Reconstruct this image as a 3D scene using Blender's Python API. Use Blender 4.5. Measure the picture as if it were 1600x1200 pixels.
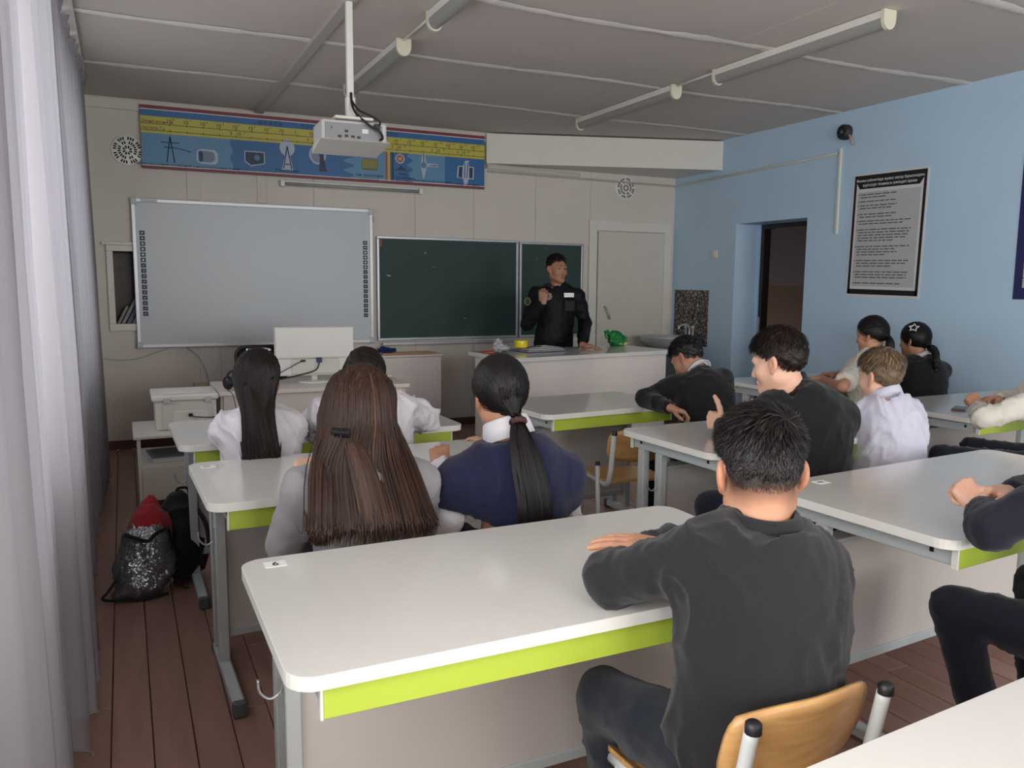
import bpy, bmesh, math, random
import numpy as np
from mathutils import Vector, Matrix, Euler

# ------------------------------------------------------------------ clear
for o in list(bpy.data.objects):
    bpy.data.objects.remove(o, do_unlink=True)
SC = bpy.context.scene
COL = SC.collection
random.seed(7)
RNG = np.random.default_rng(11)

# ------------------------------------------------------------------ camera
CAM_H = 1.42
F_PX = 1262.0
YAW, PITCH, ROLL = [math.radians(v) for v in (25.64, 7.10, 0.487)]

def _cam_axes():
    cy, sy, cp, sp = math.cos(YAW), math.sin(YAW), math.cos(PITCH), math.sin(PITCH)
    fwd = np.array([sy*cp, cy*cp, -sp]); right = np.array([cy, -sy, 0.0]); up = np.cross(right, fwd)
    c, s = math.cos(ROLL), math.sin(ROLL)
    return np.array([c*right+s*up, -s*right+c*up, fwd])
CAM_M = _cam_axes()
cam_d = bpy.data.cameras.new('camera'); cam = bpy.data.objects.new('camera', cam_d); COL.objects.link(cam)
cam_d.sensor_fit = 'HORIZONTAL'; cam_d.sensor_width = 36.0; cam_d.lens = F_PX/1600*36.0
cam_d.clip_start = 0.02; cam_d.clip_end = 200
R_, U_, F_ = CAM_M
cam.matrix_world = Matrix(((R_[0], U_[0], -F_[0], 0), (R_[1], U_[1], -F_[1], 0), (R_[2], U_[2], -F_[2], CAM_H), (0, 0, 0, 1)))
SC.camera = cam

# ------------------------------------------------------------------ view, world, daylight
SC.view_settings.view_transform = 'Standard'
SC.view_settings.look = 'None'
SC.view_settings.gamma = 1.0
SC.view_settings.use_curve_mapping = False
SC.view_settings.exposure = 0.60

W = bpy.data.worlds.new('overcast_sky'); SC.world = W; W.use_nodes = True
bg = W.node_tree.nodes['Background']
bg.inputs[0].default_value = (0.80, 0.88, 1.0, 1); bg.inputs[1].default_value = 0.8

def window_light(name, loc, sy, sz, power, col=(1.0, 0.995, 0.985)):
    l = bpy.data.lights.new(name, 'AREA'); l.shape = 'RECTANGLE'; l.size = sz; l.size_y = sy
    l.energy = power; l.color = col
    o = bpy.data.objects.new(name, l); COL.objects.link(o); o.location = loc
    o.rotation_euler = (0, math.radians(-90), 0)      # shines along +X, into the room
    return o
# daylight entering the four windows of the left wall (glass plane at X = -0.62)
WIN = [(4.15, 6.05), (1.75, 3.65), (-0.65, 1.25), (-3.05, -1.15)]
WZ0, WZ1 = 0.88, 2.55
WPOW = [24, 34, 60, 60]
for i, ((a, b), p) in enumerate(zip(WIN, WPOW)):
    window_light('daylight_or_fill', (-0.80, (a+b)/2, (WZ0+WZ1)/2), b-a, WZ1-WZ0, p)

ADDED_WIN = [(0.3, 2.3), (3.0, 5.0)]                         # unseen rear windows, added to brighten the front wall and counter
for (a, b), p in zip(ADDED_WIN, (95, 95)):
    o = window_light('daylight_or_fill', ((a+b)/2, -3.80, (WZ0+WZ1)/2), b-a, WZ1-WZ0, p)  # added lamp behind the camera, lifts surfaces facing the rear
    o.rotation_euler = (math.radians(90), 0, 0); o.data.size = b-a; o.data.size_y = WZ1-WZ0      # shines along +Y

# ------------------------------------------------------------------ pixel -> place
def _ray(x, y):
    return CAM_M.T @ np.array([(x-800)/F_PX, -(y-600)/F_PX, 1.0])
def atz(x, y, z):
    d = _ray(x, y); return np.array([0, 0, CAM_H]) + d*((z-CAM_H)/d[2])
def aty(x, y, yy):
    d = _ray(x, y); return np.array([0, 0, CAM_H]) + d*(yy/d[1])
def atx(x, y, xx):
    d = _ray(x, y); return np.array([0, 0, CAM_H]) + d*(xx/d[0])

# ------------------------------------------------------------------ materials
def lin(c):
    if isinstance(c, str):
        c = [int(c[i:i+2], 16)/255 for i in (0, 2, 4)]
    return tuple((v/12.92 if v <= 0.04045 else ((v+0.055)/1.055)**2.4) for v in c[:3])

def mat(name, col, rough=0.6, metal=0.0, spec=0.5, var=0.0, vscale=8.0, bump=0.0, bscale=60.0, stretch=None,
        coat=0.0, sheen=0.0, trans=0.0, col2=None, attr=None, sss=0.0):
    m = bpy.data.materials.new(name); m.use_nodes = True
    nt = m.node_tree; b = nt.nodes['Principled BSDF']; L = nt.links
    c = lin(col)
    b.inputs['Base Color'].default_value = (*c, 1); b.inputs['Roughness'].default_value = rough
    b.inputs['Metallic'].default_value = metal; b.inputs['Specular IOR Level'].default_value = spec
    if coat: b.inputs['Coat Weight'].default_value = coat; b.inputs['Coat Roughness'].default_value = 0.12
    if sheen: b.inputs['Sheen Weight'].default_value = sheen
    if trans: b.inputs['Transmission Weight'].default_value = trans
    if sss:
        b.inputs['Subsurface Weight'].default_value = sss; b.inputs['Subsurface Radius'].default_value = (0.012, 0.005, 0.003)
    tc = None
    if var or bump:
        tc = nt.nodes.new('ShaderNodeTexCoord'); mp = nt.nodes.new('ShaderNodeMapping')
        L.new(tc.outputs['Object'], mp.inputs[0])
        if stretch: mp.inputs['Scale'].default_value = stretch
    if var:
        n = nt.nodes.new('ShaderNodeTexNoise'); n.inputs['Scale'].default_value = vscale; n.inputs['Detail'].default_value = 5
        L.new(mp.outputs[0], n.inputs['Vector'])
        mx = nt.nodes.new('ShaderNodeMix'); mx.data_type = 'RGBA'
        c2 = lin(col2) if col2 else tuple(v*(1-var) for v in c)
        c1 = c if col2 else tuple(min(1, v*(1+var)) for v in c)
        mx.inputs['A'].default_value = (*c1, 1); mx.inputs['B'].default_value = (*c2, 1)
        L.new(n.outputs['Fac'], mx.inputs['Factor']); L.new(mx.outputs['Result'], b.inputs['Base Color'])
    if attr:
        a = nt.nodes.new('ShaderNodeAttribute'); a.attribute_name = attr
        mx = nt.nodes.new('ShaderNodeMix'); mx.data_type = 'RGBA'; mx.blend_type = 'MULTIPLY'; mx.inputs['Factor'].default_value = 1
        src = b.inputs['Base Color'].links[0].from_socket if b.inputs['Base Color'].links else None
        if src: L.new(src, mx.inputs['A'])
        else: mx.inputs['A'].default_value = (*c, 1)
        L.new(a.outputs['Color'], mx.inputs['B']); L.new(mx.outputs['Result'], b.inputs['Base Color'])
    if bump:
        n = nt.nodes.new('ShaderNodeTexNoise'); n.inputs['Scale'].default_value = bscale; n.inputs['Detail'].default_value = 4
        L.new(mp.outputs[0], n.inputs['Vector'])
        bp = nt.nodes.new('ShaderNodeBump'); bp.inputs['Strength'].default_value = bump; bp.inputs['Distance'].default_value = 0.01
        L.new(n.outputs['Fac'], bp.inputs['Height']); L.new(bp.outputs[0], b.inputs['Normal'])
    return m

def wood_mat(name, c1, c2, rough=0.4, scale=(30, 3, 30), coat=0.2):
    m = bpy.data.materials.new(name); m.use_nodes = True
    nt = m.node_tree; b = nt.nodes['Principled BSDF']; L = nt.links
    tc = nt.nodes.new('ShaderNodeTexCoord'); mp = nt.nodes.new('ShaderNodeMapping'); mp.inputs['Scale'].default_value = scale
    n = nt.nodes.new('ShaderNodeTexNoise'); n.inputs['Scale'].default_value = 1.0; n.inputs['Detail'].default_value = 6; n.inputs['Distortion'].default_value = 0.6
    L.new(tc.outputs['Object'], mp.inputs[0]); L.new(mp.outputs[0], n.inputs['Vector'])
    r = nt.nodes.new('ShaderNodeValToRGB'); r.color_ramp.elements[0].position = 0.35; r.color_ramp.elements[1].position = 0.68
    r.color_ramp.elements[0].color = (*lin(c1), 1); r.color_ramp.elements[1].color = (*lin(c2), 1)
    L.new(n.outputs['Fac'], r.inputs[0]); L.new(r.outputs[0], b.inputs['Base Color'])
    b.inputs['Roughness'].default_value = rough; b.inputs['Coat Weight'].default_value = coat; b.inputs['Coat Roughness'].default_value = 0.25
    return m

# ------------------------------------------------------------------ mesh helpers
class MB:
    """collects simple shapes, builds ONE mesh object"""
    def __init__(self): self.v = []; self.f = []; self.s = []
    def add(self, verts, faces, smooth=False):
        o = len(self.v); self.v += [tuple(map(float, p)) for p in verts]
        self.f += [tuple(i+o for i in f) for f in faces]; self.s += [smooth]*len(faces); return self
    def box(self, a, b):
        x0, y0, z0 = a; x1, y1, z1 = b
        V = [(x0, y0, z0), (x1, y0, z0), (x1, y1, z0), (x0, y1, z0), (x0, y0, z1), (x1, y0, z1), (x1, y1, z1), (x0, y1, z1)]
        return self.add(V, [(0, 3, 2, 1), (4, 5, 6, 7), (0, 1, 5, 4), (1, 2, 6, 5), (2, 3, 7, 6), (3, 0, 4, 7)])
    def rbox(self, a, b, r=0.004, seg=2):
        bm = bmesh.new(); bmesh.ops.create_cube(bm, size=1)
        sx, sy, sz = [b[i]-a[i] for i in range(3)]
        for v in bm.verts:
            v.co = Vector((a[0]+(v.co.x+.5)*sx, a[1]+(v.co.y+.5)*sy, a[2]+(v.co.z+.5)*sz))
        r = min(r, abs(sx)*.49, abs(sy)*.49, abs(sz)*.49)
        bmesh.ops.bevel(bm, geom=list(bm.edges), offset=r, segments=seg, affect='EDGES', profile=0.5)
        return self.bm(bm)
    def bm(self, bm, smooth=False):
        bm.verts.index_update()
        self.add([v.co for v in bm.verts], [[v.index for v in f.verts] for f in bm.faces], smooth); bm.free(); return self
    def prism(self, poly, axis, a, b):
        """polygon in the two other axes (cyclic order after axis), extruded a..b"""
        n = len(poly); V = []
        for t in (a, b):
            for (p, q) in poly:
                V.append((t, p, q) if axis == 'x' else ((q, t, p) if axis == 'y' else (p, q, t)))
        F = [tuple(range(n))[::-1], tuple(range(n, 2*n))] + [(i, (i+1) % n, n+(i+1) % n, n+i) for i in range(n)]
        return self.add(V, F)
    def tube(self, pts, r, seg=10, caps=True, smooth=True):
        P = [np.array(p, float) for p in pts]; n = len(P)
        R = r if hasattr(r, '__len__') else [r]*n
        T = []
        for i in range(n):
            d = P[min(i+1, n-1)]-P[max(i-1, 0)]; T.append(d/(np.linalg.norm(d)+1e-9))
        u = np.cross(T[0], [0, 0, 1.0])
        if np.linalg.norm(u) < 1e-3: u = np.cross(T[0], [1.0, 0, 0])
        u /= np.linalg.norm(u); V = []
        for i in range(n):
            u = u-T[i]*np.dot(u, T[i]); u /= np.linalg.norm(u)+1e-9; w = np.cross(T[i], u)
            for k in range(seg):
                a = 2*math.pi*k/seg; V.append(P[i]+R[i]*(math.cos(a)*u+math.sin(a)*w))
        F = []
        for i in range(n-1):
            for k in range(seg):
                k2 = (k+1) % seg; F.append((i*seg+k, i*seg+k2, (i+1)*seg+k2, (i+1)*seg+k))
        o = len(self.v); self.add(V, F, smooth)
        if caps:
            self.f += [tuple(o+k for k in range(seg))[::-1], tuple(o+(n-1)*seg+k for k in range(seg))]; self.s += [False, False]
        return self
    def lathe(self, prof, c=(0, 0, 0), axis='z', seg=24, smooth=True):
        V = []; n = len(prof)
        for (r, h) in prof:
            for k in range(seg):
                a = 2*math.pi*k/seg; x, y = r*math.cos(a), r*math.sin(a)
                p = (x, y, h) if axis == 'z' else ((h, x, y) if axis == 'x' else (y, h, x))
                V.append((p[0]+c[0], p[1]+c[1], p[2]+c[2]))
        F = [(i*seg+k, i*seg+(k+1) % seg, (i+1)*seg+(k+1) % seg, (i+1)*seg+k) for i in range(n-1) for k in range(seg)]
        return self.add(V, F, smooth)
    def disc(self, c, r, axis='z', seg=24, r2=None):
        V = []
        for k in range(seg):
            a = 2*math.pi*k/seg; x, y = r*math.cos(a), (r2 or r)*math.sin(a)
            p = (x, y, 0) if axis == 'z' else ((0, x, y) if axis == 'x' else (y, 0, x))
            V.append((p[0]+c[0], p[1]+c[1], p[2]+c[2]))
        return self.add(V, [tuple(range(seg))])
    def xf(self, M):
        M = Matrix(M); self.v = [tuple(M @ Vector(p)) for p in self.v]; return self
    def mesh(self, name, m=None):
        me = bpy.data.meshes.new(name); me.from_pydata(self.v, [], self.f); me.validate()
        if len(me.polygons) == len(self.s): me.polygons.foreach_set('use_smooth', self.s)
        if m: me.materials.append(m)
        me.update(); return me

def link(name, me, parent=None):
    o = bpy.data.objects.new(name, me); COL.objects.link(o)
    if parent is not None: o.parent = parent
    return o
def part(name, mb, m, parent=None, label=None):
    o = link(name, mb.mesh(name, m), parent)
    if label: o['label'] = label
    return o
def thing(name, label, cat, loc=(0, 0, 0), rotz=0.0, group=None):
    o = bpy.data.objects.new(name, None); COL.objects.link(o); o.empty_display_size = 0.05
    o.location = loc; o.rotation_euler = (0, 0, rotz); o['label'] = label; o['category'] = cat
    if group: o['group'] = group
    return o
def tag(o, label, cat, group=None):
    o['label'] = label; o['category'] = cat
    if group: o['group'] = group
    return o
def struct(name, mb, m, label=None):
    o = part(name, mb, m); o['kind'] = 'structure'
    o['label'] = label or name.replace('_', ' '); o['category'] = name.split('_')[0]
    return o
def dup(root, loc, rotz, label, group=None):
    r = root.copy(); COL.objects.link(r); r.location = loc; r.rotation_euler = (0, 0, rotz); r['label'] = label
    if group: r['group'] = group
    for ch in list(root.children):
        c = ch.copy(); COL.objects.link(c); c.parent = r
        for g in list(ch.children):
            d = g.copy(); COL.objects.link(d); d.parent = c
    return r
def bez(pts, n=16):
    """Catmull-Rom through pts"""
    P = [np.array(p, float) for p in pts]; P = [2*P[0]-P[1]]+P+[2*P[-1]-P[-2]]; out = []
    for i in range(1, len(P)-2):
        for k in range(n):
            t = k/n
            out.append(0.5*((2*P[i])+(-P[i-1]+P[i+1])*t+(2*P[i-1]-5*P[i]+4*P[i+1]-P[i+2])*t*t+(-P[i-1]+3*P[i]-3*P[i+1]+P[i+2])*t**3))
    out.append(P[-2]); return out
def rrect(x0, y0, x1, y1, r, seg=6):
    out = []
    for cx, cy, a0 in ((x1-r, y1-r, 0), (x0+r, y1-r, 90), (x0+r, y0+r, 180), (x1-r, y0+r, 270)):
        for k in range(seg+1):
            a = math.radians(a0+90*k/seg); out.append((cx+r*math.cos(a), cy+r*math.sin(a)))
    return out
def text_mb(mb, s, size, M, align='LEFT', ext=0.0006, sx=1.0, space=1.0):
    """adds the outline of real lettering, built flat at M, to mb"""
    cu = bpy.data.curves.new('t', 'FONT'); cu.body = s; cu.size = size; cu.align_x = align; cu.extrude = ext; cu.resolution_u = 2
    cu.space_character = space
    o = bpy.data.objects.new('t', cu)
    me = o.to_mesh()
    V = [M @ Vector((v.co.x*sx, v.co.y, v.co.z)) for v in me.vertices]
    F = [tuple(p.vertices) for p in me.polygons]
    mb.add(V, F); o.to_mesh_clear(); bpy.data.objects.remove(o); bpy.data.curves.remove(cu); return mb
# ================================================================== THE ROOM
XL, XR, YF, YB, ZC = -0.45, 5.58, 7.48, -3.4, 2.885
M_wall = mat('front_wall_paint', 'D2C9BF', 0.55, var=0.06, vscale=3, bump=0.05, bscale=25)
M_gap = mat('panel_joint', '8d8880', 0.8)
M_blue = mat('blue_wall_paint', 'B8D4EA', 0.55, var=0.07, vscale=2.2, bump=0.25, bscale=9)
M_ceil = mat('ceiling_board', 'D3CBC4', 0.85, var=0.07, vscale=1.6, bump=0.06, bscale=14)
M_seam = mat('seam_plaster', 'F0EDE8', 0.8, var=0.12, vscale=12, bump=0.3, bscale=40)
M_white = mat('white_plastic', 'E4E2DC', 0.35)
M_whitep = mat('white_paint', 'D8D5CC', 0.45, var=0.03)
M_black = mat('black_plastic', '17171A', 0.45)
M_alu = mat('aluminium', 'B4B7BA', 0.35, 0.6)
M_grey = mat('grey_enamel', 'BCC2C2', 0.4)
M_dgrey = mat('dark_grey_plastic', '55595B', 0.5)

# floor: painted planks along Y
M_plank = [mat('plank_paint_%d' % i, c, 0.36, var=0.28, vscale=2.5, bump=0.12, bscale=10, stretch=(9, 1, 9), spec=0.45)
           for i, c in enumerate(('9A766A', '947165', 'A07D70', '977466'))]
floor = struct('floor', MB().box((XL-.4, YB, -0.10), (XR+2.3, YF+.1, -0.022)), mat('subfloor', '2A1B17', 0.9), 'brown painted wooden plank floor of the classroom')
pw = 0.118
nx = int((XR-XL)/pw)+1
for i in range(nx):
    x0 = XL+i*pw; x1 = min(x0+pw, XR)
    cut = random.uniform(1.2, 5.2); g = 0.0013
    for (y0, y1) in ((YB, cut), (cut, YF)):
        dz = random.uniform(-0.0012, 0.0004)
        V = MB().rbox((x0+g, y0+g, -0.022), (x1-g, y1-g, dz), 0.0025, 1)
        part('plank', V, M_plank[random.randrange(4)], floor)

# ceiling: boards with plastered joints
ceil = struct('ceiling', MB().box((XL-.4, YB, ZC+0.012), (XR+.1, YF+.1, ZC+0.10)), M_gap, 'grey ceiling of large boards with plastered joints')
ys = [YB, -1.65, -.5, .65, 1.75, 2.9, 4.07, 5.2, 6.35, YF]; xs = [XL-.02, 1.13, 3.42, XR]
for j in range(len(ys)-1):
    for i in range(len(xs)-1):
        part('ceiling_board', MB().box((xs[i]+.002, ys[j]+.002, ZC+random.uniform(-.002, .001)), (xs[i+1]-.002, ys[j+1]-.002, ZC+.014)), M_ceil, ceil)
for j, y in enumerate(ys[1:-1]):
    v = []; f = []; n = 90
    for k in range(n+1):
        x = XL+(XR-XL)*k/n
        yy = y+0.02*math.sin(k*.21+j)+random.uniform(-.004, .004)
        w = 0.022+0.022*abs(math.sin(k*.37+j*2))*abs(math.sin(k*.11+j))+random.uniform(0, .014)
        v += [(x, yy-w, ZC-.003), (x, yy, ZC-.009-random.uniform(0, .004)), (x, yy+w, ZC-.003)]
    for k in range(n):
        a = 3*k; f += [(a, a+1, a+4, a+3), (a+1, a+2, a+5, a+4)]
    part('seam', MB().add(v, f, True), M_seam, ceil)
part('batten', MB().rbox((1.10, 0.2, ZC-.03), (1.165, YF-.04, ZC+.002), .004), mat('ceiling_batten', 'BDB7B1', .7), ceil)

# front wall with the book niche
NX0, NX1, NZ0, NZ1 = -0.06, 0.62, 1.06, 1.655
wf = MB()
for (a, b, c, d) in ((XL-.4, XR+.3, 0, NZ0), (XL-.4, XR+.3, NZ1, ZC+.05), (XL-.4, NX0, NZ0, NZ1), (NX1, XR+.3, NZ0, NZ1)):
    wf.box((a, YF+.012, c), (b, YF+.10, d))
wall_front = struct('wall_front', wf, M_gap, 'cream panelled front wall behind the boards')
M_niche = wood_mat('niche_board', '3B2924', '4A342C', .6)
nb = MB().box((NX0-.02, YF+.30, NZ0-.02), (NX1+.02, YF+.32, NZ1+.02)).box((NX0-.02, YF+.10, NZ0-.02), (NX0, YF+.30, NZ1+.02)).box((NX1, YF+.10, NZ0-.02), (NX1+.02, YF+.30, NZ1+.02)).box((NX0, YF+.10, NZ0-.02), (NX1, YF+.30, NZ0)).box((NX0, YF+.10, NZ1), (NX1, YF+.30, NZ1+.02))
part('niche_lining', nb, M_niche, wall_front, 'dark brown lining of the book niche')
fr = MB()
for a, b in (((NX0-.05, NZ0-.06), (NX1+.05, NZ0)), ((NX0-.05, NZ1), (NX1+.05, NZ1+.05)), ((NX0-.05, NZ0), (NX0, NZ1)), ((NX1, NZ0), (NX1+.05, NZ1))):
    fr.rbox((a[0], YF-.03, a[1]), (b[0], YF+.10, b[1]), .004)
fr.rbox((NX0-.08, YF-.045, NZ1+.05), (NX1+.08, YF+.0, NZ1+.075), .004)
part('niche_frame', fr, M_whitep, wall_front)
pxs = [aty(p, 300, YF)[0] for p in (130, 303, 409, 490, 648, 740, 837, 923)]
edges = [XL-.2]+pxs+[XR]
for i in range(len(edges)-1):
    a, b = edges[i]+.0015, edges[i+1]-.0015
    segs = [(0, ZC)]
    if a < NX1 and b > NX0: segs = [(0, NZ0), (NZ1, ZC)]
    for (z0, z1) in segs:
        part('wall_panel', MB().box((a, YF, z0), (b, YF+.013, z1)), M_wall, wall_front)
    if len(segs) == 2:
        if a < NX0: part('wall_panel', MB().box((a, YF, NZ0), (NX0, YF+.013, NZ1)), M_wall, wall_front)
        if b > NX1: part('wall_panel', MB().box((NX1, YF, NZ0), (b, YF+.013, NZ1)), M_wall, wall_front)
for p, w in ((130, .05), (303, .055), (409, .04)):
    x = aty(p, 300, YF)[0]
    for (z0, z1) in ((2.1, ZC-.1),) if p > 150 else ((0, ZC-.1),):
        part('batten', MB().rbox((x-w, YF-.010, z0), (x+w, YF+.003, z1), .003), M_wall, wall_front)
for p in (318, 350):
    x = aty(p, 590, YF)[0]
    part('batten', MB().rbox((x-.022, YF-.010, 0), (x+.022, YF+.003, .85), .003), M_wall, wall_front)
part('cornice', MB().rbox((XL, YF-.022, ZC-.095), (3.27, YF+.002, ZC-.012), .004), M_wall, wall_front)
part('baseboard', MB().rbox((XL, YF-.014, 0), (4.47, YF+.002, .075), .004), mat('skirting_brown', '5A3A32', .5), wall_front)
# angled boxed-in duct under the ceiling
sof = MB().prism([(3.27, YF-.05), (XR-.002, 6.70), (XR-.002, YF+.01), (3.27, YF+.01)], 'z', 2.585, ZC-.015)
so = struct('trim_1', sof, M_whitep, 'angled cream duct box under the ceiling above the white door')
part('edge_strip', MB().tube([(3.275, YF-.055, 2.56), (4.35, YF-.012, 2.545)], .022, 4, True, False), M_whitep, so)
# white door in the front wall
d1 = struct('door_1', MB().rbox((4.575, YF-.045, 0.01), (5.42, YF+.005, 1.975), .003), mat('door_paint', 'CFC9BF', .4, var=.04), 'plain white painted door in the front wall')
for a, b in (((4.47, 0), (4.565, 2.09)), ((5.43, 0), (5.525, 2.09)), ((4.565, 1.985), (5.43, 2.09))):
    part('door_frame', MB().rbox((a[0], YF-.035, a[1]), (b[0], YF+.004, b[1]), .004), M_whitep, d1)
part('door_handle', MB().tube([(4.66, YF-.046, 1.18), (4.66, YF-.085, 1.17), (4.70, YF-.09, 1.09), (4.71, YF-.08, 1.05)], .009, 8), M_alu, d1)

# right wall (blue) with the deep doorway
DY0, DY1, DZ = 5.52, 6.46, 2.03; RD = 0.34
wr = MB()
for (a, b, c, d) in ((YB, DY0, 0, ZC+.05), (DY1, YF+.1, 0, ZC+.05), (DY0, DY1, DZ, ZC+.05)):
    wr.box((XR, a, c), (XR+RD, b, d))
wall_right = struct('wall_right', wr, M_blue, 'light blue plastered right wall with the doorway')
M_dframe = wood_mat('dark_door_wood', '1C1513', '2A1F1B', .5)
d2 = struct('door_2', MB().rbox((XR+RD-.06, DY1-.10, 0), (XR+RD+.03, DY1-.055, DZ-.05), .004).rbox((XR+RD-.06, DY0+.0, 0), (XR+RD+.03, DY0+.02, DZ-.05), .004).rbox((XR+RD-.06, DY0, DZ-.05), (XR+RD+.03, DY1-.055, DZ), .004), M_dframe, 'open dark doorway in the blue wall')
part('door_leaf', MB().rbox((XR+RD+.04, DY0-.05, .02), (XR+RD+.90, DY0-.008, DZ-.06), .004), M_dframe, d2)
part('latch', MB().rbox((XR+RD-.066, DY1-.085, .93), (XR+RD-.058, DY1-.066, 1.10), .002), M_alu, d2)
part('jamb_filler', MB().box((XR+RD-.04, DY1-.055, 0), (XR+RD+.02, DY1+.0, DZ)), M_blue, d2)
# corridor beyond the doorway
CX = XR+2.0
ch = MB().box((CX, 4.2, 0), (CX+.1, 9.5, 1.42)); cu = MB().box((CX, 4.2, 1.42), (CX+.1, 9.5, 2.9))
wc = struct('wall_corridor', ch, mat('corridor_brown_paint', '6E5340', .5), 'brown two tone corridor wall seen through the doorway')
part('upper_wall', cu, mat('corridor_upper_paint', '75645F', .6), wc)
part('corridor_ceiling', MB().box((XR+RD, 4.2, 2.7), (CX, 9.5, 2.78)), M_ceil, wc)
part('corridor_end', MB().box((XR+RD, 9.4, 0), (CX, 9.5, 2.8)), M_ceil, wc)
part('corridor_side', MB().box((XR+.25, YF+.05, 0), (XR+RD+.02, 9.5, 2.8)), M_ceil, wc)
part('corridor_end', MB().box((XR+RD, 4.2, 0), (CX, 4.3, 2.8)), M_ceil, wc)
struct('baseboard_right', MB().rbox((XR-.014, YB, 0), (XR+.002, DY0, .075), .004).rbox((XR-.014, DY1, 0), (XR+.002, YF, .075), .004), mat('skirting_brown2', '5A3A32', .5), 'brown skirting along the blue wall')

# left wall with windows, back wall
M_lwall = mat('left_wall_paint', 'C9C6C0', .6, var=.04)
wl = MB(); WT = 0.30
yy = YB
for (a, b) in sorted(WIN):
    wl.box((XL-WT, yy, 0), (XL, a, ZC+.05)); wl.box((XL-WT, a, 0), (XL, b, WZ0)); wl.box((XL-WT, a, WZ1), (XL, b, ZC+.05)); yy = b
wl.box((XL-WT, yy, 0), (XL, YF+.1, ZC+.05))
struct('wall_left', wl, M_lwall, 'window wall on the left behind the curtains')
wb_ = MB(); xx = XL-WT
for (a, b) in ADDED_WIN:
    wb_.box((xx, YB-.3, 0), (a, YB, ZC+.05)); wb_.box((a, YB-.3, 0), (b, YB, WZ0)); wb_.box((a, YB-.3, WZ1), (b, YB, ZC+.05)); xx = b
wb_.box((xx, YB-.3, 0), (XR+.3, YB, ZC+.05))
struct('wall_back', wb_, M_lwall, 'rear wall with added windows behind the camera')
M_glass = bpy.data.materials.new('window_glass'); M_glass.use_nodes = True
nt = M_glass.node_tree; nt.nodes.clear()
o_ = nt.nodes.new('ShaderNodeOutputMaterial'); t_ = nt.nodes.new('ShaderNodeBsdfTransparent'); g_ = nt.nodes.new('ShaderNodeBsdfGlossy'); mx_ = nt.nodes.new('ShaderNodeMixShader')
g_.inputs['Roughness'].default_value = 0.02; mx_.inputs[0].default_value = 0.06
nt.links.new(t_.outputs[0], mx_.inputs[1]); nt.links.new(g_.outputs[0], mx_.inputs[2]); nt.links.new(mx_.outputs[0], o_.inputs[0])
for i, (a, b) in enumerate(WIN):
    f = MB()
    for (p, q, r, s) in ((a, b, WZ0, WZ0+.06), (a, b, WZ1-.06, WZ1), (a, a+.06, WZ0, WZ1), (b-.06, b, WZ0, WZ1), ((a+b)/2-.035, (a+b)/2+.035, WZ0, WZ1), (a, b, 2.05, 2.10)):
        f.rbox((XL-.24, p, r), (XL-.18, q, s), .004)
    w = struct('window_%d' % (i+1), f, M_whitep, ['far', 'second', 'third', 'rear'][i]+' white framed window in the left wall')
    for (p, q) in ((a+.06, (a+b)/2-.035), ((a+b)/2+.035, b-.06)):
        for (r, s) in ((WZ0+.06, 2.05), (2.10, WZ1-.06)):
            part('pane', MB().box((XL-.213, p, r), (XL-.207, q, s)), M_glass, w)
    part('window_sill', MB().rbox((XL-.2, a-.06, WZ0-.035), (XL+.10, b+.06, WZ0), .006), M_whitep, w)

for i, (a, b) in enumerate(ADDED_WIN):  # frames and panes of the added rear windows, out of view
    f = MB()
    for (p, q, r, s_) in ((a, b, WZ0, WZ0+.06), (a, b, WZ1-.06, WZ1), (a, a+.06, WZ0, WZ1), (b-.06, b, WZ0, WZ1), ((a+b)/2-.035, (a+b)/2+.035, WZ0, WZ1)):
        f.rbox((p, YB-.22, r), (q, YB-.16, s_), .004)
    w = struct('window_%d' % (i+5), f, M_whitep, ['left', 'right'][i]+' white framed window added in the unseen rear wall')
    for (p, q) in ((a+.06, (a+b)/2-.035), ((a+b)/2+.035, b-.06)): part('pane', MB().box((p, YB-.193, WZ0+.06), (q, YB-.187, WZ1-.06)), M_glass, w)

# sheer curtains
M_curt = bpy.data.materials.new('sheer_curtain'); M_curt.use_nodes = True
nt = M_curt.node_tree; nt.nodes.clear(); L = nt.links
o_ = nt.nodes.new('ShaderNodeOutputMaterial'); di = nt.nodes.new('ShaderNodeBsdfDiffuse'); tl = nt.nodes.new('ShaderNodeBsdfTranslucent'); tp = nt.nodes.new('ShaderNodeBsdfTransparent')
di.inputs[0].default_value = (*lin('A8A4A8'), 1); tl.inputs[0].default_value = (*lin('8E8D96'), 1)
m1 = nt.nodes.new('ShaderNodeMixShader'); m1.inputs[0].default_value = .36; m2 = nt.nodes.new('ShaderNodeMixShader'); m2.inputs[0].default_value = .34
L.new(di.outputs[0], m1.inputs[1]); L.new(tl.outputs[0], m1.inputs[2]); L.new(m1.outputs[0], m2.inputs[1]); L.new(tp.outputs[0], m2.inputs[2]); L.new(m2.outputs[0], o_.inputs[0])
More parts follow.
